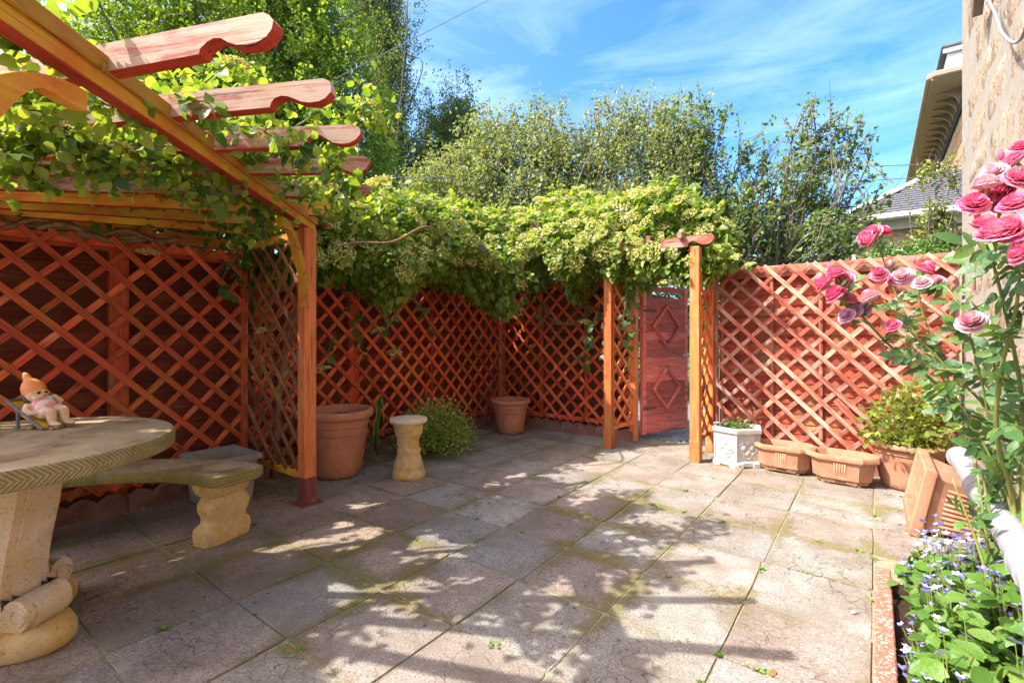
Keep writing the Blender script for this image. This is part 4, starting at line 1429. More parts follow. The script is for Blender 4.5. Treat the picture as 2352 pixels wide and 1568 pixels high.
# ================================================================== PIPES, CABLES
pipe = thing('drain_pipe', 'pale grey drain pipe running along the house wall under the roses', 'pipe', (.42, 3.2, 0))
ob('pipe_run', mk_mesh('pipe_run', *tube([(.425, 4.15, .41), (.425, 2.30, .41)], .058, 24), M['pipe'], 50), pipe)
el = [Vector((.425, 2.31, .41)), Vector((.425, 2.25, .408)), Vector((.425, 2.20, .39)), Vector((.425, 2.165, .35)), Vector((.425, 2.155, .29)), Vector((.425, 2.155, .0))]
ob('elbow', mk_mesh('elbow', *tube(curve(el, 5), .060, 24), M['pipe'], 50), pipe)
for y in (2.32, 3.35):
    ob('collar', mk_mesh('collar', *tube([(.425, y-.05, .41), (.425, y+.05, .41)], .067, 24), M['pipe'], 40), pipe)
    ob('seal_ring', mk_mesh('seal_ring', *tube([(.425, y+.048, .41), (.425, y+.060, .41)], .069, 24), M['pipedark'], 40), pipe)
ob('stop_end', mk_mesh('stop_end', *tube([(.425, 4.13, .41), (.425, 4.17, .41)], .066, 24), M['pipe'], 40), pipe)
for y in (2.8, 3.75):
    stick('pipe_clip', (.425, y, .335), (.56, y, .335), .03, .02, (0, 0, 1), M['pipedark'], pipe)

cb = [PX(x, y, .50) for x, y in ((2268, -30), (2272, 0), (2287, 34), (2302, 75), (2325, 97), (2343, 92), (2356, 66), (2372, 20))]
co = ob('wall_cable', mk_mesh('wall_cable', *tube(curve(cb, 6), .007, 8), M['cable'], 180))
tag(co, 'grey cable looping down the top of the house wall', 'cable')
bk = PX(2262, 8, .53)
brk = stick('cable_bracket', bk + Vector((-.03, .05, -.03)), bk + Vector((-.03, -.10, .10)), .06, .05, (1, 0, 0), M['birchbark'], None)
tag(brk, 'small brown wooden block on the wall beside the grey cable', 'bracket')
hk = PX(2248, 645, .53)
ho = stick('wall_hook', hk + Vector((-.02, 0, .03)), hk + Vector((-.02, 0, -.06)), .014, .014, (1, 0, 0), M['rust'], None)
tag(ho, 'rusty iron hook on the house wall above the fence end', 'hook')

def wire(label, a, b, r_=.006, sag=.15):
    pts = []
    for k in range(13):
        t_ = k/12
        p = a.lerp(b, t_); p.z -= sag*4*t_*(1-t_)
        pts.append(p)
    o = ob('overhead_wire', mk_mesh('overhead_wire', *tube(pts, r_, 5), M['cable'], 180))
    return tag(o, label, 'wire')
wire('wire rising from the second rafter into the open sky', P(772, 180, 1.85), P(1240, -60, 6.0), .0022, .0)
wire('short level wire between the pergola and the grey green shrubs', P(855, 408, 6.5), P(1040, 407, 8.5), .005, .0)
wire('upper of two wires crossing between the sparse tree and the villa', P(1740, 384, 11), P(2230, 372, 17), .012, .05)
wire('lower of two wires crossing between the sparse tree and the villa', P(1740, 424, 11), P(2230, 398, 17), .012, .05)
# ================================================================== FOLIAGE
SD = np.array(tuple(SUN_DIR))
def nparr(vs): return np.array([tuple(v) for v in vs])

def path_at(pts, t):
    """pts (n,k) polyline sampled at t in 0..1 arrays"""
    pts = np.asarray(pts, float)
    seg = np.linalg.norm(np.diff(pts[:, :3], axis=0), axis=1)
    cum = np.concatenate([[0], np.cumsum(seg)])/seg.sum()
    return np.stack([np.interp(t, cum, pts[:, k]) for k in range(pts.shape[1])], axis=1)

def vnoise(p, f, seed=0):
    """cheap smooth 3-D noise from sines"""
    r_ = np.random.default_rng(seed)
    out = np.zeros(len(p))
    for k in range(6):
        d = r_.normal(size=3); d /= np.linalg.norm(d)
        out += np.sin(p @ d * f*(1+.35*k) + r_.uniform(0, 6.28))
    return out/3.0

# ---- flower heads of the climbing hydrangea (four variants, shared meshes)
def head_mesh(name, seed, n=170, rad=.10, mat=None):
    r_ = np.random.default_rng(seed)
    a = r_.uniform(0, 2*np.pi, n); rr_ = np.sqrt(r_.uniform(0, 1, n))*rad
    pos = np.stack([rr_*np.cos(a), rr_*np.sin(a), .035*(1-(rr_/rad)**2) + r_.normal(0, .006, n)], 1)
    nr = np.stack([pos[:, 0]*3, pos[:, 1]*3, np.full(n, .35)], 1) + r_.normal(0, .25, (n, 3))
    ax = np.cross(nr, r_.normal(size=(n, 3)))
    return cloud_mesh(name, pos, ax, nr, r_.uniform(.008, .016, n), QUADF, mat or M['floret'], False)
def with_bracts(name, seed):
    me = head_mesh(name, seed, 230, .10)
    r_ = np.random.default_rng(seed+50)
    c, ax, nr = [], [], []
    for k in range(r_.integers(3, 8)):
        a = r_.uniform(0, 2*np.pi); rr_ = r_.uniform(.085, .115)
        o = np.array([rr_*np.cos(a), rr_*np.sin(a), r_.uniform(-.02, .01)])
        up = np.array([np.cos(a)*.5, np.sin(a)*.5, 1.0])
        for q in range(4):
            b = a + q*np.pi/2 + .4
            c.append(o); ax.append([np.cos(b), np.sin(b), .1]); nr.append(up)
    m2 = cloud_mesh('tmp', np.array(c), np.array(ax), np.array(nr), .020, LEAF4, M['bract'])
    v1 = [tuple(v.co) for v in me.vertices]; f1 = [list(p.vertices) for p in me.polygons]
    v2 = [tuple(v.co) for v in m2.vertices]; f2 = [[i+len(v1) for i in p.vertices] for p in m2.polygons]
    out = mk_mesh(name, v1+v2, f1+f2, [M['floret'], M['bract']])
    out.polygons.foreach_set('material_index', [0]*len(f1) + [1]*len(f2))
    return out
HEADS = [head_mesh('flower_head', s_, 230, .10) for s_ in (1, 2, 3, 4)]
HEADSB = [with_bracts('flower_head', s_) for s_ in (11, 12, 13, 14)]
DEAD = head_mesh('withered_head', 9, 200, .085, M['floret_dead'])

def put_head(parent, p, nrm, s, rr_, dead=False, bract=.6):
    nrm = Vector(nrm).normalized()
    M4 = frame(p, nrm.cross(Vector((rr_.uniform(-1, 1), rr_.uniform(-1, 1), .2))), nrm) @ Matrix.Scale(s, 4)
    if dead:
        return ob('flower_head', DEAD, parent, M4)
    return ob('flower_head', rr_.choice(HEADSB if rr_.random() < bract else HEADS), parent, M4)

LEAFME = {}
def leaf_obj_mesh(key, tmpl, mat):
    if key not in LEAFME:
        LEAFME[key] = cloud_mesh('leaf', np.zeros((1, 3)), np.array([[0, 1., 0]]), np.array([[0, 0, 1.]]), 1.0, tmpl, mat)
    return LEAFME[key]
# a finer leaf for near view
def fine_leaf(wid=.43, tip=1.0, droop=.16, n=7, heart=True):
    vs, fs = [], []
    for i in range(n+1):
        t = i/n
        w = wid*(math.sin(math.pi*min(1, t*.93+.07))**.75)*(1-.25*t) if i < n else 0
        if heart and i == 0: w = wid*.42
        if 0 < i < n: w *= 1.07 if i % 2 else .94
        zc = -droop*t*t
        y = t*tip
        vs += [(-w, y-(.07 if heart and i == 0 else 0), zc+.20*w), (0, y, zc), (w, y-(.07 if heart and i == 0 else 0), zc+.20*w)]
    for i in range(n):
        a, b = 3*i, 3*i+3
        fs += [(a, a+1, b+1, b), (a+1, a+2, b+2, b+1)]
    return np.array(vs), fs
FINE = fine_leaf()
FINEO = fine_leaf(.31, 1.0, .14, 6, False)

# ================================================================== big hydrangea over the corner fence
vine = thing('climbing_hydrangea', 'climbing hydrangea in lacy cream flower covering the back corner fence', 'climbing plant', (-3.9, 4.8, 0))
VP = [(-3.98, 1.95, 1.92, .42, .36), (-3.90, 2.6, 2.00, .46, .44), (-3.80, 3.5, 2.06, .50, .52), (-3.72, 4.35, 2.10, .52, .58), (-3.40, 4.78, 2.12, .54, .60),
      (-2.7, 4.88, 2.14, .52, .58), (-2.15, 5.00, 2.24, .40, .48), (-1.7, 5.04, 2.25, .36, .44), (-1.38, 5.02, 2.12, .28, .32), (-1.10, 5.05, 1.98, .12, .12)]
VPa = np.array(VP)
def vine_points(n, rlo, rhi, lo=-1.0):
    t = rng.uniform(0, 1, n)
    q = path_at(VPa, t); q2 = path_at(VPa, np.clip(t+.01, 0, 1)); q1 = path_at(VPa, np.clip(t-.01, 0, 1))
    tg = q2[:, :3]-q1[:, :3]; tg /= np.linalg.norm(tg, axis=1, keepdims=True)
    side = np.cross(tg, [0, 0, 1.0]); side /= np.linalg.norm(side, axis=1, keepdims=True)
    a = rng.uniform(0, 2*np.pi, n)
    lump = 1 + .24*vnoise(q[:, :3] + side*np.cos(a)[:, None]*.6 + np.array([0, 0, 1])*np.sin(a)[:, None]*.6, 5.0, 3)
    r_ = rng.uniform(rlo, rhi, n)**.7*lump
    low = .68 + .40*vnoise(q[:, :3]*np.array([1, 1, 0]), 6.5, 21)
    dz = np.sin(a)*r_*q[:, 4]*np.where(np.sin(a) < 0, low, 1.0)
    ds = np.cos(a)*r_*q[:, 3] - .42*dz
    pos = q[:, :3] + side*ds[:, None]; pos[:, 2] += dz
    nr = side*(np.cos(a)*.9+.25)[:, None] + np.array([0, 0, 1])*np.sin(a)[:, None]
    return pos, nr
pos, nr = vine_points(32000, .45, 1.22)
keep = vnoise(pos, 9, 5) > -1.15
pos, nr = pos[keep], nr[keep]
n = len(pos)
ax = nr*.55 + rand_unit(n)*.75 + np.array([0, 0, -.55])
nn = nr*.4 + rand_unit(n)*.6 + SD*.9
fo = ob('foliage', cloud_mesh('foliage', pos, ax, nn, rng.uniform(.032, .095, n)*rng.uniform(.7, 1.1, n), LEAF8, M['leaf_vine']), vine)
fo['kind'] = 'stuff'
rv_ = random.Random(31)
pos, nr = vine_points(2600, .95, 1.05)
cnt = 0
used = []
for p, q in zip(pos, nr):
    if cnt >= 185: break
    if q[2] < -.55: continue
    toc = np.array([-p[0], -p[1], 1.2-p[2]])
    if q @ toc < -1.2: continue
    if any(np.linalg.norm(p-u) < .135 for u in used): continue
    used.append(p)
    nrm = Vector((*(q*.8 + np.array([0, 0, .55]) + rng.normal(0, .18, 3)),))
    put_head(vine, Vector(p) + Vector(q)*.035, nrm, rv_.uniform(.65, 1.15), rv_, dead=rv_.random() < .06, bract=.6)
    cnt += 1
# young shoots breaking the outline
sp0, sn0 = vine_points(420, .98, 1.05)
kk_ = sn0[:, 2] > -.5
sp0, sn0 = sp0[kk_], sn0[kk_]
m_ = len(sp0); q_ = 9
sdir = sn0*.6 + rand_unit(m_)*.5 + np.array([0, 0, .15]); sdir /= np.linalg.norm(sdir, axis=1, keepdims=True)
sl_ = rng.uniform(.10, .30, m_)
tt = rng.uniform(0, 1, (m_, q_))
pos = (sp0[:, None, :] + sdir[:, None, :]*(sl_[:, None]*tt)[:, :, None] - np.array([0, 0, .25])*((tt**2)*sl_[:, None])[:, :, None] + rng.normal(0, .015, (m_, q_, 3))).reshape(-1, 3)
n = len(pos)
fo4 = ob('young_shoots', cloud_mesh('young_shoots', pos, np.repeat(sdir, q_, 0)*.5 + rand_unit(n)*.8 + np.array([0, 0, -.3]), rand_unit(n)*.5 + SD, rng.uniform(.04, .085, n), LEAF8, M['leaf_vine']), vine)
fo4['kind'] = 'stuff'
ob('shoot_stems', tubes_mesh('shoot_stems', [([tuple(a_), tuple(a_+d_*l_*.6), tuple(a_+d_*l_ - np.array([0, 0, .25*l_]))], [.003, .0025, .0015]) for a_, d_, l_ in zip(sp0, sdir, sl_)], M['stemgreen'], 4), vine)['kind'] = 'stuff'
# woody stems
stems = []
stems.append((curve([(-3.98, 2.02, 0), (-3.98, 2.05, .6), (-3.93, 2.10, 1.15), (-3.80, 2.12, 1.45), (-3.78, 2.10, 1.75), (-3.9, 2.3, 2.0)], 8), .028))
stems.append((curve([(-3.93, 2.12, 1.1), (-3.70, 2.16, 1.40), (-3.72, 2.12, 1.72), (-3.45, 2.35, 1.92), (-3.20, 2.60, 1.95), (-3.05, 2.85, 2.10), (-3.25, 3.3, 2.05)], 8), .017))
stems.append((curve([(-3.8, 3.0, 1.7), (-3.6, 3.8, 1.9), (-3.4, 4.5, 1.9), (-2.6, 4.8, 1.95), (-1.9, 4.8, 2.05)], 8), .02))
for c, r_ in stems:
    ob('stem', mk_mesh('stem', *tube(c, [r_*(1-.5*i/len(c)) for i in range(len(c))], 8), M['bark'], 180), vine)
# coil of dead stem hanging in the back corner
cc = Vector((-2.95, 5.02, 1.50))
cpts = [cc + Vector((.30*math.cos(a), .0 + rs.uniform(-.01, .01), .20*math.sin(a))) for a in [R(170 + 200*i/20) for i in range(21)]]
for k in range(3):
    ob('stem', mk_mesh('stem', *tube([p + Vector((0, -.015*k, .012*math.sin(i*.9+k*2))) for i, p in enumerate(cpts)], .011, 6), M['bark'], 180), vine)

def spray(parent, start, end, nleaf, size, mat, rr_, sag=.10, head=None, tmpl=FINE, key='vine_fine', r0=.004):
    """a stem with paired individual leaves"""
    start, end = Vector(start), Vector(end)
    mid = start.lerp(end, .5) + Vector((rr_.uniform(-.05, .05), rr_.uniform(-.05, .05), sag))
    c = curve([start, mid, end], 8)
    ob('stem', mk_mesh('stem', *tube(c, [r0*(1-.6*i/len(c)) for i in range(len(c))], 5), M['stemgreen'] if rr_.random() < .6 else M['bark'], 180), parent)
    me = leaf_obj_mesh(key+mat.name, tmpl, mat)
    for k in range(nleaf):
        t = .12 + .88*(k+rr_.random()*.5)/nleaf
        i = min(len(c)-2, int(t*(len(c)-1)))
        p = c[i].lerp(c[i+1], rr_.random())
        d = (c[i+1]-c[i]).normalized()
        s = Vector((rr_.uniform(-1, 1), rr_.uniform(-1, 1), rr_.uniform(-.5, .4))).normalized()
        a = (d*.4 + s + Vector((0, 0, -.35))).normalized()
        nrm = Vector((rr_.uniform(-.6, .6), rr_.uniform(-.6, .6), .55)) + Vector((.15, -.55, 0))
        sz = size*rr_.uniform(.65, 1.2)
        y = a; x = y.cross(nrm).normalized(); z = x.cross(y)
        M4 = Matrix((x, y, z)).transposed().to_4x4(); M4.translation = p + s*.015
        ob('leaf', me, parent, M4 @ Matrix.Scale(sz, 4))
    if head:
        put_head(parent, end, Vector((rr_.uniform(-.3, .3), rr_.uniform(-.6, 0), 1)), head, rr_, bract=1)

# sprays trailing over the trellis right of the pergola post and in the back corner
R9 = random.Random(77)
for (x0, y0, x1, y1, X, nl, hd) in ((740, 640, 715, 700, -3.9, 6, 0), (760, 640, 905, 730, -3.85, 9, 0), (800, 690, 830, 830, -3.95, 9, 0), (880, 700, 905, 810, -3.9, 8, .8),
                                    (770, 760, 740, 850, -3.95, 6, .9), (730, 600, 800, 690, -3.8, 8, 0), (960, 690, 1000, 770, -3.9, 8, 0), (930, 650, 870, 760, -3.9, 8, .9),
                                    (560, 560, 520, 690, -4.0, 9, 0), (600, 560, 570, 700, -3.95, 9, 0), (580, 520, 640, 640, -3.8, 9, .6), (640, 640, 610, 760, -3.8, 5, .8), (540, 590, 500, 680, -4.0, 6, 0)):
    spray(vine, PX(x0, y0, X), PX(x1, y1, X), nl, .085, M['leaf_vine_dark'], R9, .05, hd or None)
for (x0, y0, x1, y1, Y, nl, hd) in ((1180, 690, 1190, 730, 4.9, 6, 0), (1250, 690, 1240, 760, 4.95, 6, 0), (1330, 680, 1345, 740, 4.9, 7, .8), (1380, 690, 1350, 850, 4.72, 12, 0), (1400, 700, 1385, 860, 4.70, 12, 0),
                                    (1370, 720, 1335, 840, 4.75, 10, 0), (1440, 640, 1430, 740, 4.66, 9, 0), (1450, 650, 1445, 850, 4.80, 14, 0), (1470, 640, 1430, 790, 4.78, 12, 0), (1080, 690, 1060, 720, 4.7, 6, .9), (1520, 600, 1530, 650, 4.6, 6, .9), (1650, 580, 1720, 610, 4.9, 9, .7), (1640, 560, 1690, 590, 4.75, 8, .6)):
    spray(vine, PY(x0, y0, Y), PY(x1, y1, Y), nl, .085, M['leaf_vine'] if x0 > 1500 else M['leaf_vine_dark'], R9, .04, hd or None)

# ================================================================== hydrangea on the pergola roof
pv = thing('climbing_hydrangea', 'climbing hydrangea trailing its leaves through the fanned pergola rafters', 'climbing plant', (-3.3, .6, 0))
n = 46000
rad = np.sqrt(rng.uniform(.03, 1, n))*3.0
th = np.radians(rng.uniform(-6, 88, n))
px_ = FC.x + rad*np.cos(th); py_ = FC.y + rad*np.sin(th)
pz_ = 1.99 + .09*rad/3.0 + np.abs(rng.normal(0, .14, n)) - .04
pos = np.stack([px_, py_, pz_], 1)
edge_r = np.array([math.dist((FC.x, FC.y), (e[0], e[1])) for e in ends])
dens = vnoise(pos*np.array([1, 1, .3]), 5.2, 12)*.5 + vnoise(pos*np.array([1, 1, .3]), 12, 13)*.35
# distance outward of the front beam
ob_ = (pos[:, 0]-P1.x)*bn.x + (pos[:, 1]-P1.y)*bn.y
along = (pos[:, 0]-P1.x)*bd.x + (pos[:, 1]-P1.y)*bd.y
thr = np.full(n, -.22)
thr = np.where(ob_ > -.35, -.25, thr)
thr = np.where((ob_ > -.10) & (along > 1.25), .62, thr)
thr = np.where((ob_ > .0) & (along <= 1.25), -.05, thr)
thr = np.where((ob_ > .30) & (along > .9), .9, thr)
thr = np.where((along > 1.75) & (ob_ > -.75), .55, thr)
bear = np.degrees(np.arctan2(pos[:, 1]-FC.y, pos[:, 0]-FC.x)); rr0 = np.hypot(pos[:, 1]-FC.y, pos[:, 0]-FC.x)
thr = np.where((bear < 40) & (rr0 > 1.4), np.maximum(thr, 1.3), thr)
thr = np.where((bear > 40) & (bear < 62) & (rr0 > 1.0) & (rr0 < 2.75), -.28, thr)
thr = np.where((bear > 36) & (ob_ > .0) & (rr0 < 2.95), .12, thr)
thr = np.where((bear < 46) & (ob_ > .02), .75, thr)
thr = np.where((bear < 35) & (ob_ > -.02), 1.3, thr)
thr = np.where(rr0 < 1.7, np.maximum(thr, -.15), thr)
keep = (dens > thr) & (pos[:, 0] > -4.25)
# keep the camera's own sky clear: nothing within 1 m of the lens
keep &= np.linalg.norm(pos - np.array([0, 0, 1.2]), axis=1) > 1.25
pos = pos[keep]; n = len(pos)
ax = rand_unit(n) + np.array([0, 0, -.25])
nn = rand_unit(n)*.6 + SD
fo = ob('foliage', cloud_mesh('foliage', pos, ax, nn, rng.uniform(.034, .066, n), LEAF8, M['leaf_vine']), pv)
fo['kind'] = 'stuff'
n = 4200
pos = np.stack([rng.normal(-4.36, .14, n), rng.uniform(-1.0, 2.1, n), 1.90 + np.abs(rng.normal(0, .20, n))], 1)
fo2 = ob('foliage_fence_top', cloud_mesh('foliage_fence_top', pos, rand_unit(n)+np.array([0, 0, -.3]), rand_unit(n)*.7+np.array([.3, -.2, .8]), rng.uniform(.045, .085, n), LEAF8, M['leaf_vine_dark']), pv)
fo2['kind'] = 'stuff'
for k in range(9):
    y0 = rs.uniform(-.9, 1.0); c = [Vector((-4.14 + rs.uniform(-.05, .05), y0 + .16*i, 1.83 + rs.uniform(-.02, .07))) for i in range(7)]
    ob('stem', mk_mesh('stem', *tube(curve(c, 4), rs.uniform(.010, .022), 6), M['bark'], 180), pv)
# arms of the plant along the rafters
for s, e in RAFT[2:8]:
    for k in range(2):
        c = [s.lerp(e, .05+.6*i/9) + Vector((rs.uniform(-.06, .06), rs.uniform(-.06, .06), .11+rs.uniform(-.02, .07))) for i in range(10)]
        ob('stem', mk_mesh('stem', *tube(curve(c, 3), .009, 5), M['bark'], 180), pv)
# hanging and trailing sprays seen from below (x, y in picture, depth)
R10 = random.Random(101)
SP = [(10, 300, 1.9, 90, 330, 1.75, 9), (60, 280, 1.75, 190, 330, 1.7, 9), (0, 330, 1.75, 60, 420, 1.75, 7), (70, 340, 1.8, 85, 440, 1.8, 4),
      (150, 330, 1.85, 260, 420, 1.9, 8), (200, 350, 1.9, 240, 430, 1.9, 7), (300, 330, 2.0, 380, 420, 2.0, 8), (380, 360, 2.1, 440, 460, 2.1, 9),
      (430, 400, 2.2, 500, 500, 2.25, 9), (480, 430, 2.4, 530, 510, 2.4, 7), (20, 240, 1.6, 130, 260, 1.5, 8), (170, 220, 1.6, 330, 300, 1.7, 8),
      (420, 230, 1.75, 500, 290, 1.75, 8), (400, 215, 1.7, 480, 300, 1.9, 6), (520, 290, 2.0, 640, 330, 2.0, 9), (560, 300, 2.1, 720, 370, 2.1, 9), (600, 340, 2.2, 800, 440, 2.1, 10),
      (640, 420, 2.5, 760, 470, 2.4, 10), (690, 440, 2.7, 820, 500, 2.6, 12), (720, 480, 2.8, 860, 520, 2.8, 12), (760, 460, 2.8, 870, 530, 2.8, 11), (620, 470, 2.8, 600, 560, 2.9, 9), (560, 470, 2.7, 560, 560, 2.9, 8),
      (650, 500, 3.0, 560, 560, 3.1, 8), (30, 130, 1.35, 60, 70, 1.3, 6), (80, 120, 1.4, 120, 60, 1.4, 6), (0, 110, 1.3, 20, 50, 1.25, 5), (470, 190, 1.9, 540, 150, 1.9, 5), (560, 190, 2.0, 590, 180, 2.0, 4),
      (680, 290, 2.3, 860, 240, 2.5, 9), (760, 280, 2.4, 880, 260, 2.6, 9), (820, 250, 2.6, 880, 300, 2.6, 8)]
lp, lx = [], []
for (x0, y0, d0, x1, y1, d1, nl) in SP:
    a_, b_ = np.array(tuple(P(x0, y0, d0))), np.array(tuple(P(x1, y1, d1)))
    m_ = (8 if y0 < 235 else 38) if x0 >= 400 else (95 if d0 > 1.5 else 40)
    tt = rng.uniform(-.1, 1.1, m_)[:, None]
    lp.append(a_*(1-tt) + b_*tt + rng.normal(0, .055, (m_, 3)) + np.array([0, 0, .05]))
lp = np.concatenate(lp); m_ = len(lp)
fo3 = ob('trailing_leaves', cloud_mesh('trailing_leaves', lp, rand_unit(m_) + np.array([0, 0, -.3]), rand_unit(m_)*.6 + SD, rng.uniform(.030, .060, m_), LEAF8, M['leaf_vine']), pv)
fo3['kind'] = 'stuff'
for (x0, y0, d0, x1, y1, d1, nl) in SP:
    spray(pv, P(x0, y0, d0), P(x1, y1, d1), nl, .066, M['leaf_vine'] if R10.random() < .6 else M['leaf_vine_dark'], R10, .03)
for (x, y, d, s) in ((250, 350, 1.95, 1.0), (330, 330, 2.05, .9), (380, 370, 2.15, 1.0), (300, 390, 2.05, .9), (150, 300, 1.8, .8), (540, 150, 1.9, .6), (840, 250, 2.6, .9), (740, 430, 2.6, .8), (800, 480, 2.8, .9), (20, 340, 1.8, .7), (440, 330, 2.2, .7), (870, 420, 3.2, 1.0), (340, 580, 3.3, .7)):
    put_head(pv, P(x, y, d), Vector((R10.uniform(-.3, .3), R10.uniform(-.5, 0), 1)), s, R10, bract=1)

# ================================================================== trees behind
def tree(name, label, base, blobs, ntwig, tlen, nleaf, lsize, mat, up=.5, droop=0., out=.7, trunk=.12, branches=60, bark='birchbark', cat='tree', bare=0, tmpl=LEAF4, seed=1, jit=.05, twigs=0, surf=.45, lean=(0, 0, 0)):
    g = np.random.default_rng(seed)
    base = np.array(base, float)
    t = thing(name, label, cat, base)
    vol = np.array([b[3]*b[4]*b[5] for b in blobs], float)**.8
    w = vol/vol.sum()
    idx = g.choice(len(blobs), ntwig, p=w)
    B = np.array(blobs, float)[idx]
    u = g.normal(size=(ntwig, 3)); u /= np.linalg.norm(u, axis=1, keepdims=True)
    r_ = g.uniform(surf**3, 1, ntwig)**(1/3)
    u2 = u*r_[:, None]*(1+.14*g.normal(size=(ntwig, 1)))
    tip = B[:, :3] + u2*B[:, 3:6]
    d = u*out + np.array([0, 0, up]) + g.normal(size=(ntwig, 3))*.35 + np.array(lean)
    d /= np.linalg.norm(d, axis=1, keepdims=True)
    ln = tlen*g.uniform(.5, 1.3, ntwig)
    st = tip - d*ln[:, None]
    # leaves
    tt = g.uniform(.05, 1.0, (ntwig, nleaf))
    dd = np.array([0, 0, -droop])
    pos = st[:, None, :] + d[:, None, :]*(ln[:, None]*tt)[:, :, None] + dd*((tt**2)*ln[:, None])[:, :, None] + g.normal(size=(ntwig, nleaf, 3))*jit
    pos = pos.reshape(-1, 3); m = len(pos)
    ax = np.repeat(d, nleaf, 0)*.5 + g.normal(size=(m, 3))*.6 + np.array([0, 0, -.4-droop*.5])
    nn = g.normal(size=(m, 3))*.55 + SD*.9
    c = ob('crown', cloud_mesh('crown', pos, ax, nn, lsize*g.uniform(.6, 1.25, m), tmpl, mat), t)
    # wood
    polys = []
    top = np.array(blobs[0][:3])
    trunk_pts = [base, base + (top-base)*.35 + g.normal(size=3)*.12*trunk/.12*.5, base + (top-base)*.7 + g.normal(size=3)*.1, top]
    ob('trunk', mk_mesh('trunk', *tube(curve([tuple(p) for p in trunk_pts], 6), [trunk*(1-.8*i/18) for i in range(19)], 8), M[bark], 180), t)
    for k in range(branches):
        i = k % ntwig
        s = st[i]
        f = min(.95, max(.15, g.uniform(.2, .9)))
        a = base + (top-base)*f
        m_ = (a+s)/2 + np.array([0, 0, -.15*np.linalg.norm(a-s)]) + g.normal(size=3)*.08
        c_ = curve([tuple(a), tuple(m_), tuple(s), tuple(tip[i])], 5)
        r0 = trunk*.28
        polys.append((c_, [r0*(1-.88*j/len(c_)) for j in range(len(c_))]))
    for k in range(min(twigs, ntwig)):
        polys.append(([tuple(st[k]), tuple(st[k]*.5+tip[k]*.5), tuple(tip[k] + dd*ln[k])], [.009, .006, .003]))
    for k in range(bare):
        i = g.integers(ntwig)
        s = st[i]; q = tip[i] + d[i]*tlen*g.uniform(.1, .55) + np.array([0, 0, .05])
        polys.append(([tuple(s), tuple((s+q)/2 + g.normal(size=3)*.05), tuple(q)], [.010, .007, .003]))
    if polys:
        ob('branches', tubes_mesh('branches', polys, M[bark], 4), t)
    return t
def bl(x, y, d, rx, ry=None, rz=None):
    p = P(x, y, d)
    ry = ry or rx; rz = rz or rx
    return (p.x, p.y, p.z, rx, ry, rz)
def foot(x, d):
    p = P(x, 764, d); return (p.x, p.y, -.1)

tree('birch_tree', 'tall dense green tree filling the sky above the pergola', foot(520, 13),
     [bl(480, 60, 13, 3.0, 3.0, 2.6), bl(640, 120, 12.5, 2.2, 2.2, 2.4), bl(330, 120, 12, 2.2, 2.2, 2.0), bl(760, 220, 12, 1.6, 1.6, 2.2), bl(700, 20, 13, 2.0, 2.0, 2.0), bl(820, 330, 12, 1.3, 1.3, 1.8), bl(600, 300, 12, 2.4, 2.4, 1.8), bl(430, 250, 12, 2, 2, 1.6), bl(560, -120, 13.5, 2.8, 2.8, 2.0), bl(840, 430, 12.2, 1.1, 1.1, 1.2)],
     4200, .75, 30, .095, M['leaf_birch'], up=.35, droop=.25, trunk=.2, branches=160, seed=2, jit=.07)
tree('weeping_birch', 'weeping birch with drooping strands behind the tall dense tree', foot(860, 19),
     [bl(880, 60, 19, 1.2, 1.2, 2.4), bl(900, 180, 18.5, .9, .9, 2.2), bl(850, -30, 19, 1.4, 1.4, 2.0), bl(900, 300, 18.5, .8, .8, 2.0), bl(880, 420, 18.5, .9, .9, 1.5)],
     1100, 1.5, 36, .09, M['leaf_birch2'], up=-.5, droop=.8, out=.35, trunk=.14, branches=60, seed=3, jit=.05)
tree('weeping_birch', 'smaller far birch with drooping crown above the grey green shrubs', foot(1050, 20),
     [bl(1050, 260, 20, 1.0, 1.0, 1.2), bl(1010, 300, 20, 1.2, 1.2, 1.3), bl(1085, 330, 20, 1.0, 1.0, 1.4), bl(1000, 400, 19.5, 1.4, 1.4, 1.8), bl(1080, 420, 20, 1.3, 1.3, 1.6), bl(960, 370, 19, 1.1, 1.1, 1.4)],
     1300, 1.2, 34, .09, M['leaf_birch2'], up=-.2, droop=.6, out=.4, trunk=.13, branches=60, seed=4, jit=.06)
tree('grey_green_tree', 'bushy grey green tree with small shiny leaves behind the flowering climber', foot(1200, 9.5),
     [bl(1200, 420, 9.5, 1.5, 1.5, 1.2), bl(1060, 420, 9.3, 1.1, 1.1, .8), bl(1130, 330, 9.4, .8, .8, .8), bl(1250, 320, 9.5, .8, .8, .9), bl(1000, 440, 9.2, .7, .7, .6), bl(1180, 520, 9.3, 1.7, 1.7, .9), bl(1300, 400, 9.3, .8, .8, 1.0)],
     2600, .6, 17, .066, M['leaf_shrub'], up=.65, out=.5, trunk=.09, branches=90, seed=5, jit=.045, twigs=500, bark='twig')
tree('grey_green_tree', 'bushy grey green tree with pale upright tips, beside the sparse leafy tree', foot(1450, 9.3),
     [bl(1440, 400, 9.3, 1.3, 1.3, 1.2), bl(1400, 300, 9.3, .7, .7, .8), bl(1500, 290, 9.2, .8, .8, .7), bl(1560, 330, 9.0, .7, .7, .9), bl(1560, 440, 9.0, 1.0, 1.0, 1.0), bl(1440, 500, 9.0, 1.5, 1.5, .8)],
     2300, .6, 16, .064, M['leaf_shrub'], up=.9, out=.4, trunk=.08, branches=90, seed=6, jit=.045, twigs=500, bare=60, bark='twig')
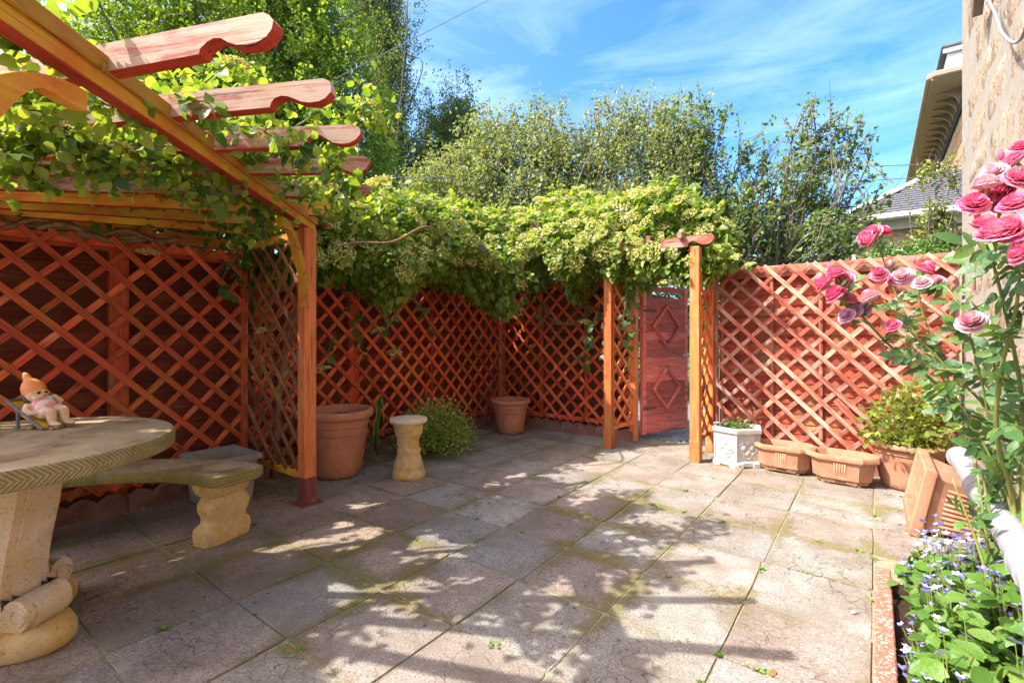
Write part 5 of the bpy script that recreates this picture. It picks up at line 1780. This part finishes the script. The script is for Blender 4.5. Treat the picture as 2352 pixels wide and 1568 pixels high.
tree('plum_tree', 'dark green leafy sprigs of a tree between the shrubs and the sparse tree', foot(1600, 8.6),
     [bl(1580, 300, 8.6, .55, .55, .75), bl(1620, 280, 8.6, .45, .45, .55), bl(1600, 420, 8.6, .7, .7, .9), bl(1640, 520, 8.4, .9, .9, .7), bl(1690, 480, 8.4, .6, .6, .7)],
     340, .5, 16, .08, M['leaf_plum'], up=.9, out=.4, trunk=.06, branches=40, seed=7, jit=.04, twigs=200, bare=50, bark='twig')
tree('sparse_tree', 'sparse tree with bare grey twigs leaning toward the villa', foot(1800, 8.4),
     [bl(1800, 420, 8.4, .8, .8, .9), bl(1880, 300, 8.4, .55, .55, .85), bl(1760, 350, 8.4, .4, .4, .55), bl(1960, 330, 8.3, .6, .6, .55), bl(1900, 450, 8.3, .8, .8, .8), bl(1740, 520, 8.3, .9, .9, .7), bl(1880, 540, 8.2, 1.0, 1.0, .5), bl(2010, 470, 8.2, .45, .45, .4), bl(1820, 540, 8.2, .9, .9, .5)],
     400, .6, 18, .085, M['leaf_plum'], up=.8, out=.5, trunk=.07, branches=110, seed=8, jit=.035, twigs=360, bare=120, bark='twig', surf=.2, lean=(.45, .1, 0))
tree('small_tree', 'small pale leaved tree with bare stems right beside the house wall', foot(2165, 9.0),
     [bl(2150, 500, 9.0, .30, .30, .5), bl(2130, 390, 9.0, .22, .22, .25), bl(2185, 380, 9.0, .2, .2, .3), bl(2170, 560, 9.0, .35, .35, .3)],
     130, .4, 14, .075, M['leaf_yel'], up=.7, out=.5, trunk=.05, branches=40, seed=10, jit=.04, twigs=60, bare=60, bark='twig', surf=.2)
tree('green_bush', 'rounded fresh green bush showing just above the sunlit fence', foot(2090, 7.4),
     [bl(2060, 590, 7.4, .42, .42, .30), bl(2130, 585, 7.4, .38, .38, .30), bl(2180, 600, 7.3, .3, .3, .25), bl(2000, 610, 7.4, .35, .35, .2)],
     420, .28, 14, .055, M['leaf_bell'], up=.5, out=.7, trunk=.04, branches=20, seed=12, jit=.03, bark='twig', cat='bush')
tree('dark_hedge', 'dark leafy hedge filling the gap under the trees behind the fences', foot(1300, 11.5),
     [bl(x, 620, 11.5, 1.2, 1.2, 1.2) for x in range(760, 1960, 110)] + [bl(x, 720, 11.2, 1.2, 1.2, 1.0) for x in range(1300, 1800, 90)], 2400, .5, 12, .09, M['leaf_birch2'], up=.5, out=.5, trunk=.06, branches=30, seed=13, jit=.06, bark='twig', cat='hedge')

# ================================================================== small plants
def clump(name, label, cat, loc, n, r_, h, size, mat, tmpl=OVAL8, seed=3, squash=1.0, stems=40, flowers=()):
    g = np.random.default_rng(seed)
    t = thing(name, label, cat, loc)
    u = g.normal(size=(n, 3)); u[:, 2] = np.abs(u[:, 2]); u /= np.linalg.norm(u, axis=1, keepdims=True)
    rr_ = g.uniform(.25, 1, n)**.5*(1+.12*g.normal(size=n))
    p = np.array(loc) + u*rr_[:, None]*np.array([r_, r_*squash, h])
    ax = u + g.normal(size=(n, 3))*.6 + np.array([0, 0, .1])
    nn = g.normal(size=(n, 3))*.5 + np.array([0, -.2, 1])
    o = ob('leaves', cloud_mesh('leaves', p, ax, nn, size*g.uniform(.6, 1.3, n), tmpl, mat), t)
    o['kind'] = 'stuff'
    polys = []
    for k in range(stems):
        q = p[g.integers(n)]
        b = np.array(loc) + g.normal(size=3)*np.array([r_*.15, r_*.15, 0])
        polys.append(([tuple(b), tuple((b+q)/2 + np.array([0, 0, h*.15])), tuple(q)], [.004, .003, .002]))
    if polys: ob('stems', tubes_mesh('stems', polys, M['stemgreen'], 4), t)
    return t, p
bush, bp_ = clump('trailing_plant', 'bushy green mound with tiny flowers spilling behind the stone pedestal', 'plant', (-3.52, 3.40, .06), 5200, .40, .46, .026, M['leaf_bush'], seed=14, stems=200)
star = []
def flower_mesh(name, n, s, mat, cup=.35):
    ax = np.array([[math.cos(2*math.pi*k/n), math.sin(2*math.pi*k/n), cup] for k in range(n)])
    return cloud_mesh(name, np.zeros((n, 3)), ax, np.array([[-cup*a[0], -cup*a[1], 1.] for a in ax]), s, OVAL8, mat)
FB = flower_mesh('flower', 5, .019, M['petal_blue'])
FWt = flower_mesh('flower', 5, .014, M['bract'])
gg = random.Random(4)
for k in range(46):
    q = Vector(bp_[gg.randrange(len(bp_))])
    if q.z < .2: continue
    ob('flower', FB if k % 3 == 0 else FWt, bush, Matrix.Translation(q + Vector((.02, -.03, .03))) @ Matrix.Rotation(gg.uniform(-.6, .6), 4, 'X') @ Matrix.Rotation(gg.uniform(-.6, .6), 4, 'Y'))

# strap leaves between the big pot and the fence
sl = thing('strap_leaf_plant', 'strappy green leaves arching out between the largest pot and the fence', 'plant', (-3.85, 2.95, 0))
for k in range(13):
    a = gg.uniform(-1.9, 1.0); L = gg.uniform(.35, .70)
    d = Vector((math.cos(a), math.sin(a), 0))
    h = gg.uniform(.2, .6)
    pts = [Vector((-3.85, 2.95, 0)) + d*L*t_*.8 + Vector((0, 0, h*math.sin(min(math.pi, t_*2.6)) + .02)) for t_ in [i/9 for i in range(10)]]
    wv_ = [.010*math.sin(math.pi*min(.97, .12+.88*i/9)) + .001 for i in range(10)]
    vs, fs = [], []
    sd_ = d.cross(Vector((0, 0, 1)))
    for p_, w_ in zip(pts, wv_):
        vs += [p_-sd_*w_, p_+Vector((0, 0, -.003)), p_+sd_*w_]
    for i in range(9):
        fs += [[3*i, 3*i+1, 3*i+4, 3*i+3], [3*i+1, 3*i+2, 3*i+5, 3*i+4]]
    ob('leaf', mk_mesh('leaf', vs, fs, M['leaf_bell'], 180), sl)

# plant in the faded pot
pl, pp_ = clump('potted_plant', 'yellow green leafy plant growing in the faded terracotta pot', 'plant', (.20, 4.80, .34), 900, .30, .46, .045, M['leaf_yel'], LEAF8, 15, stems=110)
sw, sp_ = clump('seedling', 'small green seedlings growing in the white stone planter', 'plant', (-1.03, 4.83, .315), 90, .15, .07, .035, M['leaf_bell'], LEAF8, 16, stems=20)

# ================================================================== ROSE
rose = thing('rose_bush', 'tall rose bush with pink blooms leaning out from the house wall', 'rose bush', (.40, 2.55, 0))
RR = random.Random(8)
def bloom_mesh(name, mat, seed, full=1.0):
    r_ = np.random.default_rng(seed)
    vs, fs = [], []
    layers = [(4, .010, .034, 1.35), (5, .018, .040, 1.2), (6, .026, .044, 1.0), (7, .034, .046, .80), (8, .041, .046, .55), (7, .047, .042, .28)]
    for li, (cnt, rad, hgt, curl) in enumerate(layers):
        for k in range(cnt):
            a = 2*math.pi*(k + .5*(li % 2))/cnt + r_.uniform(-.15, .15)
            w = rad*1.05*full
            nu, nv = 4, 4
            b = len(vs)
            for j in range(nv+1):
                v_ = j/nv
                out_ = rad*(.25 + .75*v_**(.6 + curl*.5))*full
                z = hgt*v_*(.55+.45*curl) - (1-curl)*.010*v_**3*2
                ww = w*math.sin(math.pi*(.18+.62*v_))**.8
                for i in range(nu+1):
                    u_ = (i/nu-.5)*2
                    rr_ = out_ - .25*ww*abs(u_)**2 + (.004*(1-curl) if v_ > .9 else 0)
                    an = a
                    x = math.cos(an)*rr_ - math.sin(an)*ww*u_
                    y = math.sin(an)*rr_ + math.cos(an)*ww*u_
                    vs.append((x + r_.normal(0, .0008), y + r_.normal(0, .0008), z + .004*abs(u_)*(1-curl) - (.006*(u_**2)*v_ if v_ > .7 else 0) - li*.003))
            for j in range(nv):
                for i in range(nu):
                    q = b + j*(nu+1)+i
                    fs.append([q, q+1, q+nu+2, q+nu+1])
    return mk_mesh(name, vs, fs, mat, 180)
BL = {'pink': [bloom_mesh('bloom', M['petal_pink'], s) for s in (1, 2, 3)], 'pale': [bloom_mesh('bloom', M['petal_pale'], 4, 1.05)], 'mauve': [bloom_mesh('bloom', M['petal_mauve'], 5)]}
def bloom(p, s, kind='pink', nrm=None):
    nrm = Vector(nrm or (RR.uniform(-1.0, .5), RR.uniform(-1.2, .1), RR.uniform(.3, 1.0))).normalized()
    M4 = frame(p, nrm.cross(Vector((RR.uniform(-1, 1), .3, RR.uniform(-1, 1)))), nrm) @ Matrix.Diagonal((s*RR.uniform(.85, 1.12), s*RR.uniform(.85, 1.12), s*RR.uniform(.85, 1.3), 1))
    b = ob('bloom', RR.choice(BL[kind]), rose, M4)
    v, f = tube([(0, 0, -.055), (0, 0, -.014)], [.003, .008], 6)
    ob('sepal_cup', mk_mesh('sepal_cup', v, f, M['stemgreen'], 180), b, M4)
    return b
RLEAF = cloud_mesh('leaflet', np.zeros((1, 3)), np.array([[0, 1., 0]]), np.array([[0, 0, 1.]]), 1.0, FINEO, M['leaf_rose'])
def one_leaflet():
    # five leaflets on a stalk: one mesh object each compound leaf
    pos = []; ax = []; nr = []
    for (y, s, a) in ((1.0, 0, 0), (.62, 1, 62), (.62, -1, 62), (.25, 1, 70), (.25, -1, 70)):
        an = R(a)*s
        pos.append((0, y*.9, -.05*y)); ax.append((math.sin(an), math.cos(an), -.12)); nr.append((0, 0, 1))
    c = cloud_mesh('leaf', np.array(pos), np.array(ax), np.array(nr), np.array([.85, .72, .72, .6, .6]), FINEO, M['leaf_rose'])
    return c
CLEAF = one_leaflet()
nleafs = 0
def cleaf(p, d, s):
    global nleafs
    nleafs += 1
    d = Vector(d).normalized()
    nrm = Vector((RR.uniform(-.5, .5), RR.uniform(-.5, .5), RR.uniform(-.4, .4))) + Vector((-.45, -.65, .65))
    x = d.cross(nrm).normalized(); z = x.cross(d)
    M4 = Matrix((x, d, z)).transposed().to_4x4(); M4.translation = p
    ob('leaf', CLEAF, rose, M4 @ Matrix.Scale(s, 4))
def cane(pts, r0, nl, ls=.05, t0=.25, mat='cane'):
    c = curve(pts, 8)
    n_ = len(c)
    ob('cane', mk_mesh('cane', *tube(c, [r0*(1-.65*i/n_) for i in range(n_)], 8), M[mat], 180), rose)
    for k in range(nl):
        t_ = t0 + (1-t0)*(k+RR.random())/nl
        i = min(n_-2, int(t_*(n_-1)))
        d = (c[i+1]-c[i]).normalized()
        s = Vector((RR.uniform(-1, 1), RR.uniform(-1, 1), RR.uniform(-.4, .5))).normalized()
        cleaf(c[i], d*.5+s, ls*RR.uniform(.75, 1.25))
base = Vector((.40, 2.60, 0))
def C3(x, y, d): return P(x, y, d)
# tall near canes to the big bloom cluster at the right edge
cane([(.40, 2.45, 0), C3(2330, 1180, 1.95), C3(2290, 1000, 1.85), C3(2300, 850, 1.75), C3(2335, 700, 1.62), C3(2345, 560, 1.52)], .011, 17, .085, .2)
cane([(.42, 2.5, 0), C3(2352, 1100, 1.9), C3(2345, 900, 1.8), C3(2310, 720, 1.7), C3(2280, 600, 1.6), C3(2265, 560, 1.55)], .009, 14, .082, .2)
cane([(.42, 2.6, 0), C3(2300, 1150, 2.1), C3(2260, 900, 2.1), C3(2230, 780, 2.0), C3(2225, 750, 2.0)], .007, 11, .075)
# canes arching out to the left
L_ = [([(.38, 2.7, 0), C3(2300, 1060, 2.2), C3(2170, 900, 2.3), C3(2040, 790, 2.35), C3(1950, 690, 2.3), C3(1925, 660, 2.25)], .010, 18),
      ([(.38, 2.75, 0), C3(2290, 1000, 2.35), C3(2180, 850, 2.45), C3(2090, 760, 2.5), C3(2030, 690, 2.5)], .009, 16),
      ([(.36, 2.8, 0), C3(2270, 1080, 2.5), C3(2190, 900, 2.6), C3(2120, 720, 2.65), C3(2110, 630, 2.6)], .009, 16),
      ([(.36, 2.85, 0), C3(2230, 1000, 2.6), C3(2120, 800, 2.7), C3(2060, 680, 2.75), C3(2020, 570, 2.75), C3(2008, 548, 2.75)], .008, 12),
      ([(.40, 2.7, 0), C3(2320, 950, 2.1), C3(2250, 780, 2.2), C3(2190, 680, 2.3), C3(2165, 655, 2.35)], .008, 14),
      ([(.40, 2.6, 0), C3(2350, 1050, 2.0), C3(2250, 870, 2.1), C3(2130, 840, 2.2), C3(2060, 770, 2.3)], .007, 14),
      ([(.40, 2.6, 0), C3(2340, 1020, 2.0), C3(2290, 780, 1.95), C3(2230, 690, 1.9)], .007, 12),
      ([(.40, 2.5, 0), C3(2330, 1200, 1.95), C3(2250, 1000, 2.0), C3(2200, 930, 2.05), C3(2150, 900, 2.1)], .007, 14)]
for pts, r0, nl in L_:
    cane(pts, r0, nl, .070)
# low bare canes at the foot
for k in range(5):
    x = .36+.03*k
    cane([(x, 2.5+.12*k, 0), (x-.05*RR.random(), 2.55+.12*k, .3), (x-.12*RR.random(), 2.6+.12*k, .62)], .009, 3, .06, .5)
for (x, y, d, s, kd) in ((2285, 395, 1.5, 1.0, 'pale'), (2330, 372, 1.55, 1.0, 'pink'), (2265, 425, 1.48, 1.0, 'pale'), (2338, 410, 1.45, 1.05, 'pink'), (2310, 440, 1.5, 1.05, 'pink'), (2236, 470, 1.48, 1.05, 'pink'), (2330, 470, 1.42, 1.15, 'pink'),
                         (2262, 452, 1.52, .9, 'pink'), (2285, 540, 1.40, 1.25, 'pink'), (2330, 525, 1.38, 1.25, 'pink'), (2352, 580, 1.36, 1.1, 'pink'), (2262, 520, 1.45, 1.0, 'pink'), (2345, 340, 1.6, .9, 'pink'), (2300, 480, 1.52, 1.0, 'pink'),
                         (1896, 652, 2.25, 1.0, 'pink'), (1918, 632, 2.28, 1.0, 'pink'), (1942, 645, 2.3, 1.0, 'pink'), (1922, 678, 2.22, 1.05, 'pink'), (1950, 690, 2.3, .8, 'pink'), (1945, 725, 2.3, .9, 'mauve'), (1962, 715, 2.32, .8, 'mauve'), (1985, 710, 2.34, .8, 'mauve'),
                         (2000, 684, 2.4, .95, 'pale'), (2020, 630, 2.5, 1.0, 'pink'), (2072, 636, 2.5, 1.1, 'pale'), (2055, 642, 2.52, .9, 'pink'), (2125, 620, 2.55, 1.05, 'pink'), (2118, 650, 2.4, .9, 'pale'), (2150, 648, 2.42, .9, 'pale'), (2052, 748, 2.4, .9, 'pink'),
                         (2232, 740, 1.9, 1.15, 'pale'), (1990, 545, 2.75, .95, 'pink'), (2008, 535, 2.75, 1.1, 'pink'), (2028, 533, 2.75, .95, 'pink'), (2000, 552, 2.7, .95, 'pink'), (2175, 830, 2.5, .8, 'pink')):
    bloom(P(x, y, d), s*(.70 if d < 1.75 else .88), kd)

BUD = mk_mesh('bud', *lathe([(.002, -.012), (.007, -.006), (.009, .004), (.007, .014), (.002, .022)], 10), M['petal_pink'], 180)
for (x, y, d) in ((1905, 615, 2.3), (2045, 605, 2.5), (2100, 600, 2.6), (1975, 560, 2.75), (2215, 700, 1.95), (2300, 360, 1.6), (2245, 500, 1.5), (2140, 690, 2.4)):
    ob('bud', BUD, rose, frame(P(x, y, d), (1, .2, .1), (RR.uniform(-.4, .4), RR.uniform(-.4, .4), 1)))
# ================================================================== BELLFLOWERS IN THE BED
bf_ = thing('bellflower_clump', 'leafy clump of lilac bellflowers filling the bed inside the red kerb', 'flowers', (.28, 2.3, 0))
GB = random.Random(19)
TOOTH = fine_leaf(.40, 1.0, .22, 6, True)
BLEAF = [leaf_obj_mesh('bell%d' % k, fine_leaf(.34+.06*k, 1.0, .15+.14*k, 9, True), M['leaf_bell']) for k in range(3)]
cntl = 0
for k in range(900):
    if cntl >= 290: break
    x = GB.uniform(.07, .50); y = GB.uniform(1.45, 2.98)
    if x < .13 and y < 2.75 and GB.random() < .85: continue
    if x < .19 and y < 2.2 and GB.random() < .6: continue
    hmax = .10 + .24*min(1, (x-.05)/.25)
    z = GB.uniform(.35, 1.0)*hmax
    a = GB.uniform(0, 2*math.pi)
    d = Vector((math.cos(a)*.8-.35, math.sin(a)*.8-.25, GB.uniform(-.25, .45))).normalized()
    nrm = Vector((GB.uniform(-.7, .3), GB.uniform(-.9, .2), .9))
    xx_ = d.cross(nrm).normalized(); zz_ = xx_.cross(d)
    M4 = Matrix((xx_, d, zz_)).transposed().to_4x4(); M4.translation = (x, y, z)
    ob('leaf', GB.choice(BLEAF), bf_, M4 @ Matrix.Scale(GB.uniform(.045, .080), 4))
    cntl += 1
# under-storey so the soil does not show through
n = 2600
pos = np.stack([rng.uniform(.13, .52, n), rng.uniform(1.4, 3.0, n), rng.uniform(.02, .19, n)], 1)
fo = ob('under_leaves', cloud_mesh('under_leaves', pos, rand_unit(n), rand_unit(n)*.6+np.array([0, 0, 1]), rng.uniform(.03, .06, n), LEAF8, M['leaf_bell']), bf_)
fo['kind'] = 'stuff'
FBIG = [flower_mesh('flower', 5, .021, M['petal_blue'], c) for c in (.25, .6, 1.1)]
stl = []
for k in range(295):
    far = GB.random() < .72
    y = GB.uniform(2.35, 3.0) if far else GB.uniform(1.5, 2.4)
    x = GB.uniform(.10, .48) if far else (GB.uniform(.07, .16) if GB.random() < .55 else GB.uniform(.15, .48))
    z = (.16 + GB.uniform(.02, .20)*min(1, x/.2)) if x > .15 else GB.uniform(.05, .14)
    p = Vector((x, y, z))
    stl.append(([(x+.03, y, .01), (x+.01, y, z*.6), tuple(p)], [.002, .002, .0015]))
    ob('flower', GB.choice(FBIG), bf_, Matrix.Translation(p) @ Matrix.Rotation(GB.uniform(-1.0, .3), 4, 'X') @ Matrix.Rotation(GB.uniform(-.8, .4), 4, 'Y') @ Matrix.Rotation(GB.uniform(0, 6), 4, 'Z') @ Matrix.Scale(GB.uniform(.7, 1.1), 4))
ob('stems', tubes_mesh('stems', stl, M['stemgreen'], 4), bf_)

# ================================================================== LITTER
PET = cloud_mesh('fallen_petal', np.array([[0, -.5, 0.]]), np.array([[0, 1., 0]]), np.array([[0, 0, 1.]]), 1.0, OVAL8, M['petal_mauve'])
PETP = cloud_mesh('fallen_petal', np.array([[0, -.5, 0.]]), np.array([[0, 1., 0]]), np.array([[0, 0, 1.]]), 1.0, OVAL8, M['petal_pale'])
BRN = cloud_mesh('fallen_leaf', np.array([[0, -.5, 0.]]), np.array([[0, 1., 0]]), np.array([[0, 0, 1.]]), 1.0, OVAL8, simple('dead_leaf', (.30, .12, .04), .8, .1, .3, 20, .1))
def ground(x, y):
    d = FPX*CH/(y-HY0); p = P(x, y, d); return Vector((p.x, p.y, .0))
GL = random.Random(2)
PETALS = [(1960, 1408, .034, 1, 'pale petal on the sunlit slab left of the red kerb'), (1823, 1237, .030, 1, 'pale petal on the sunlit paving in front of the troughs'), (1970, 1236, .024, 1, 'pale petal on the paving between trough row and red kerb'),
    (2062, 1190, .026, 1, 'pale petal close to the rim of the toppled planter'), (2058, 1176, .022, 0, 'mauve petal close to the rim of the toppled planter'), (2055, 1157, .024, 0, 'mauve petal between the leafy faded pot and toppled planter'),
    (1765, 1085, .016, 0, 'tiny mauve petal below the trough beside the white planter'), (2040, 1104, .02, 0, 'mauve petal at the foot of the leafy faded pot'), (330, 1168, .03, 1, 'pale petal on the shaded paving under the curved bench'),
    (245, 1205, .02, 0, 'mauve petal right of the table pedestal in the shade'), (405, 1198, .016, 0, 'tiny mauve petal just left of the bench leg'), (615, 1195, .018, 0, 'mauve petal just right of the bench leg'),
    (950, 1205, .016, 0, 'tiny mauve petal in front of the cream stone pedestal'), (1240, 1120, .012, 0, 'tiny mauve petal in the middle of the mossy paving'), (268, 1196, .018, 1, 'small pale petal beside a mauve one near the table pedestal')]
for (x, y, s, w, lab) in PETALS:
    p = ground(x, y)
    o = ob('fallen_petal', PETP if w else PET, None, Matrix.Translation(p + Vector((0, 0, .006))) @ Matrix.Rotation(GL.uniform(0, 6), 4, 'Z') @ Matrix.Rotation(.15, 4, 'X') @ Matrix.Scale(s, 4))
    tag(o, lab, 'petal', 'fallen petals on the paving')
LEAVES = [(1775, 1548, .040, 'dry brown leaf at the bottom edge left of the red kerb'), (1733, 1088, .03, 'dry brown leaf below the white stone planter'), (2043, 1137, .035, 'dry brown leaf left of the toppled planter'), (2070, 1141, .04, 'dry brown leaf touching the toppled planter rim'),
    (392, 1172, .03, 'dry brown leaf under the middle of the curved bench'), (335, 1186, .025, 'dry brown leaf under the bench next to a pale petal'), (900, 1150, .03, 'dry brown leaf at the left foot of the cream pedestal'), (1250, 1035, .025, 'dry brown leaf right of the pot before the back fence'),
    (1075, 1002, .03, 'dry brown leaf right of the bushy mound'), (620, 1120, .02, 'dry brown leaf between the bench and the pergola post'), (360, 1225, .03, 'dry brown leaf in the shade in front of the bench')]
for (x, y, s, lab) in LEAVES:
    p = ground(x, y)
    o = ob('fallen_leaf', BRN, None, Matrix.Translation(p + Vector((0, 0, .006))) @ Matrix.Rotation(GL.uniform(0, 6), 4, 'Z') @ Matrix.Rotation(.25, 4, 'X') @ Matrix.Scale(s, 4))
    tag(o, lab, 'leaf', 'dry leaves on the paving')
# weeds in the joints (uncountable)
wp_, wa_, wn_, ws_ = [], [], [], []
for k in range(260):
    if GL.random() < .5:
        x = -.01 - G*GL.randrange(0, 8); y = GL.uniform(.4, 5.0)
    else:
        x = GL.uniform(-3.8, .0); y = 1.897 + G*GL.randrange(-3, 7)
    if GL.random() < .45: continue
    for q in range(GL.randrange(2, 9)):
        wp_.append((x+GL.gauss(0, .008), y+GL.gauss(0, .008), .0)); a = GL.uniform(0, 6.28)
        wa_.append((math.cos(a), math.sin(a), GL.uniform(.3, 1.4))); wn_.append((-math.cos(a), -math.sin(a), 1)); ws_.append(GL.uniform(.010, .024))
o = ob('joint_weeds', cloud_mesh('joint_weeds', wp_, wa_, wn_, np.array(ws_), OVAL8, M['grass']))
tag(o, 'tiny green weeds sprouting from the paving joints', 'weeds', kind='stuff')
# gravel chips beyond the gate
n = 9000
pos = np.stack([rng.uniform(-2.4, -.9, n), rng.uniform(5.25, 6.6, n), rng.uniform(-.045, -.028, n)], 1)
CH_ = (np.array([[-.5, -.4, 0], [.5, -.5, 0], [.45, .5, 0], [-.5, .4, 0], [0, 0, .6]]), [(0, 1, 4), (1, 2, 4), (2, 3, 4), (3, 0, 4)])
o = ob('gravel_chips', cloud_mesh('gravel_chips', pos, rand_unit(n)*np.array([1, 1, .2]), np.tile([0, 0, 1.], (n, 1)), rng.uniform(.010, .024, n), CH_, M['pebble'], False))
tag(o, 'loose grey gravel chips on the path beyond the gate', 'gravel', kind='stuff')
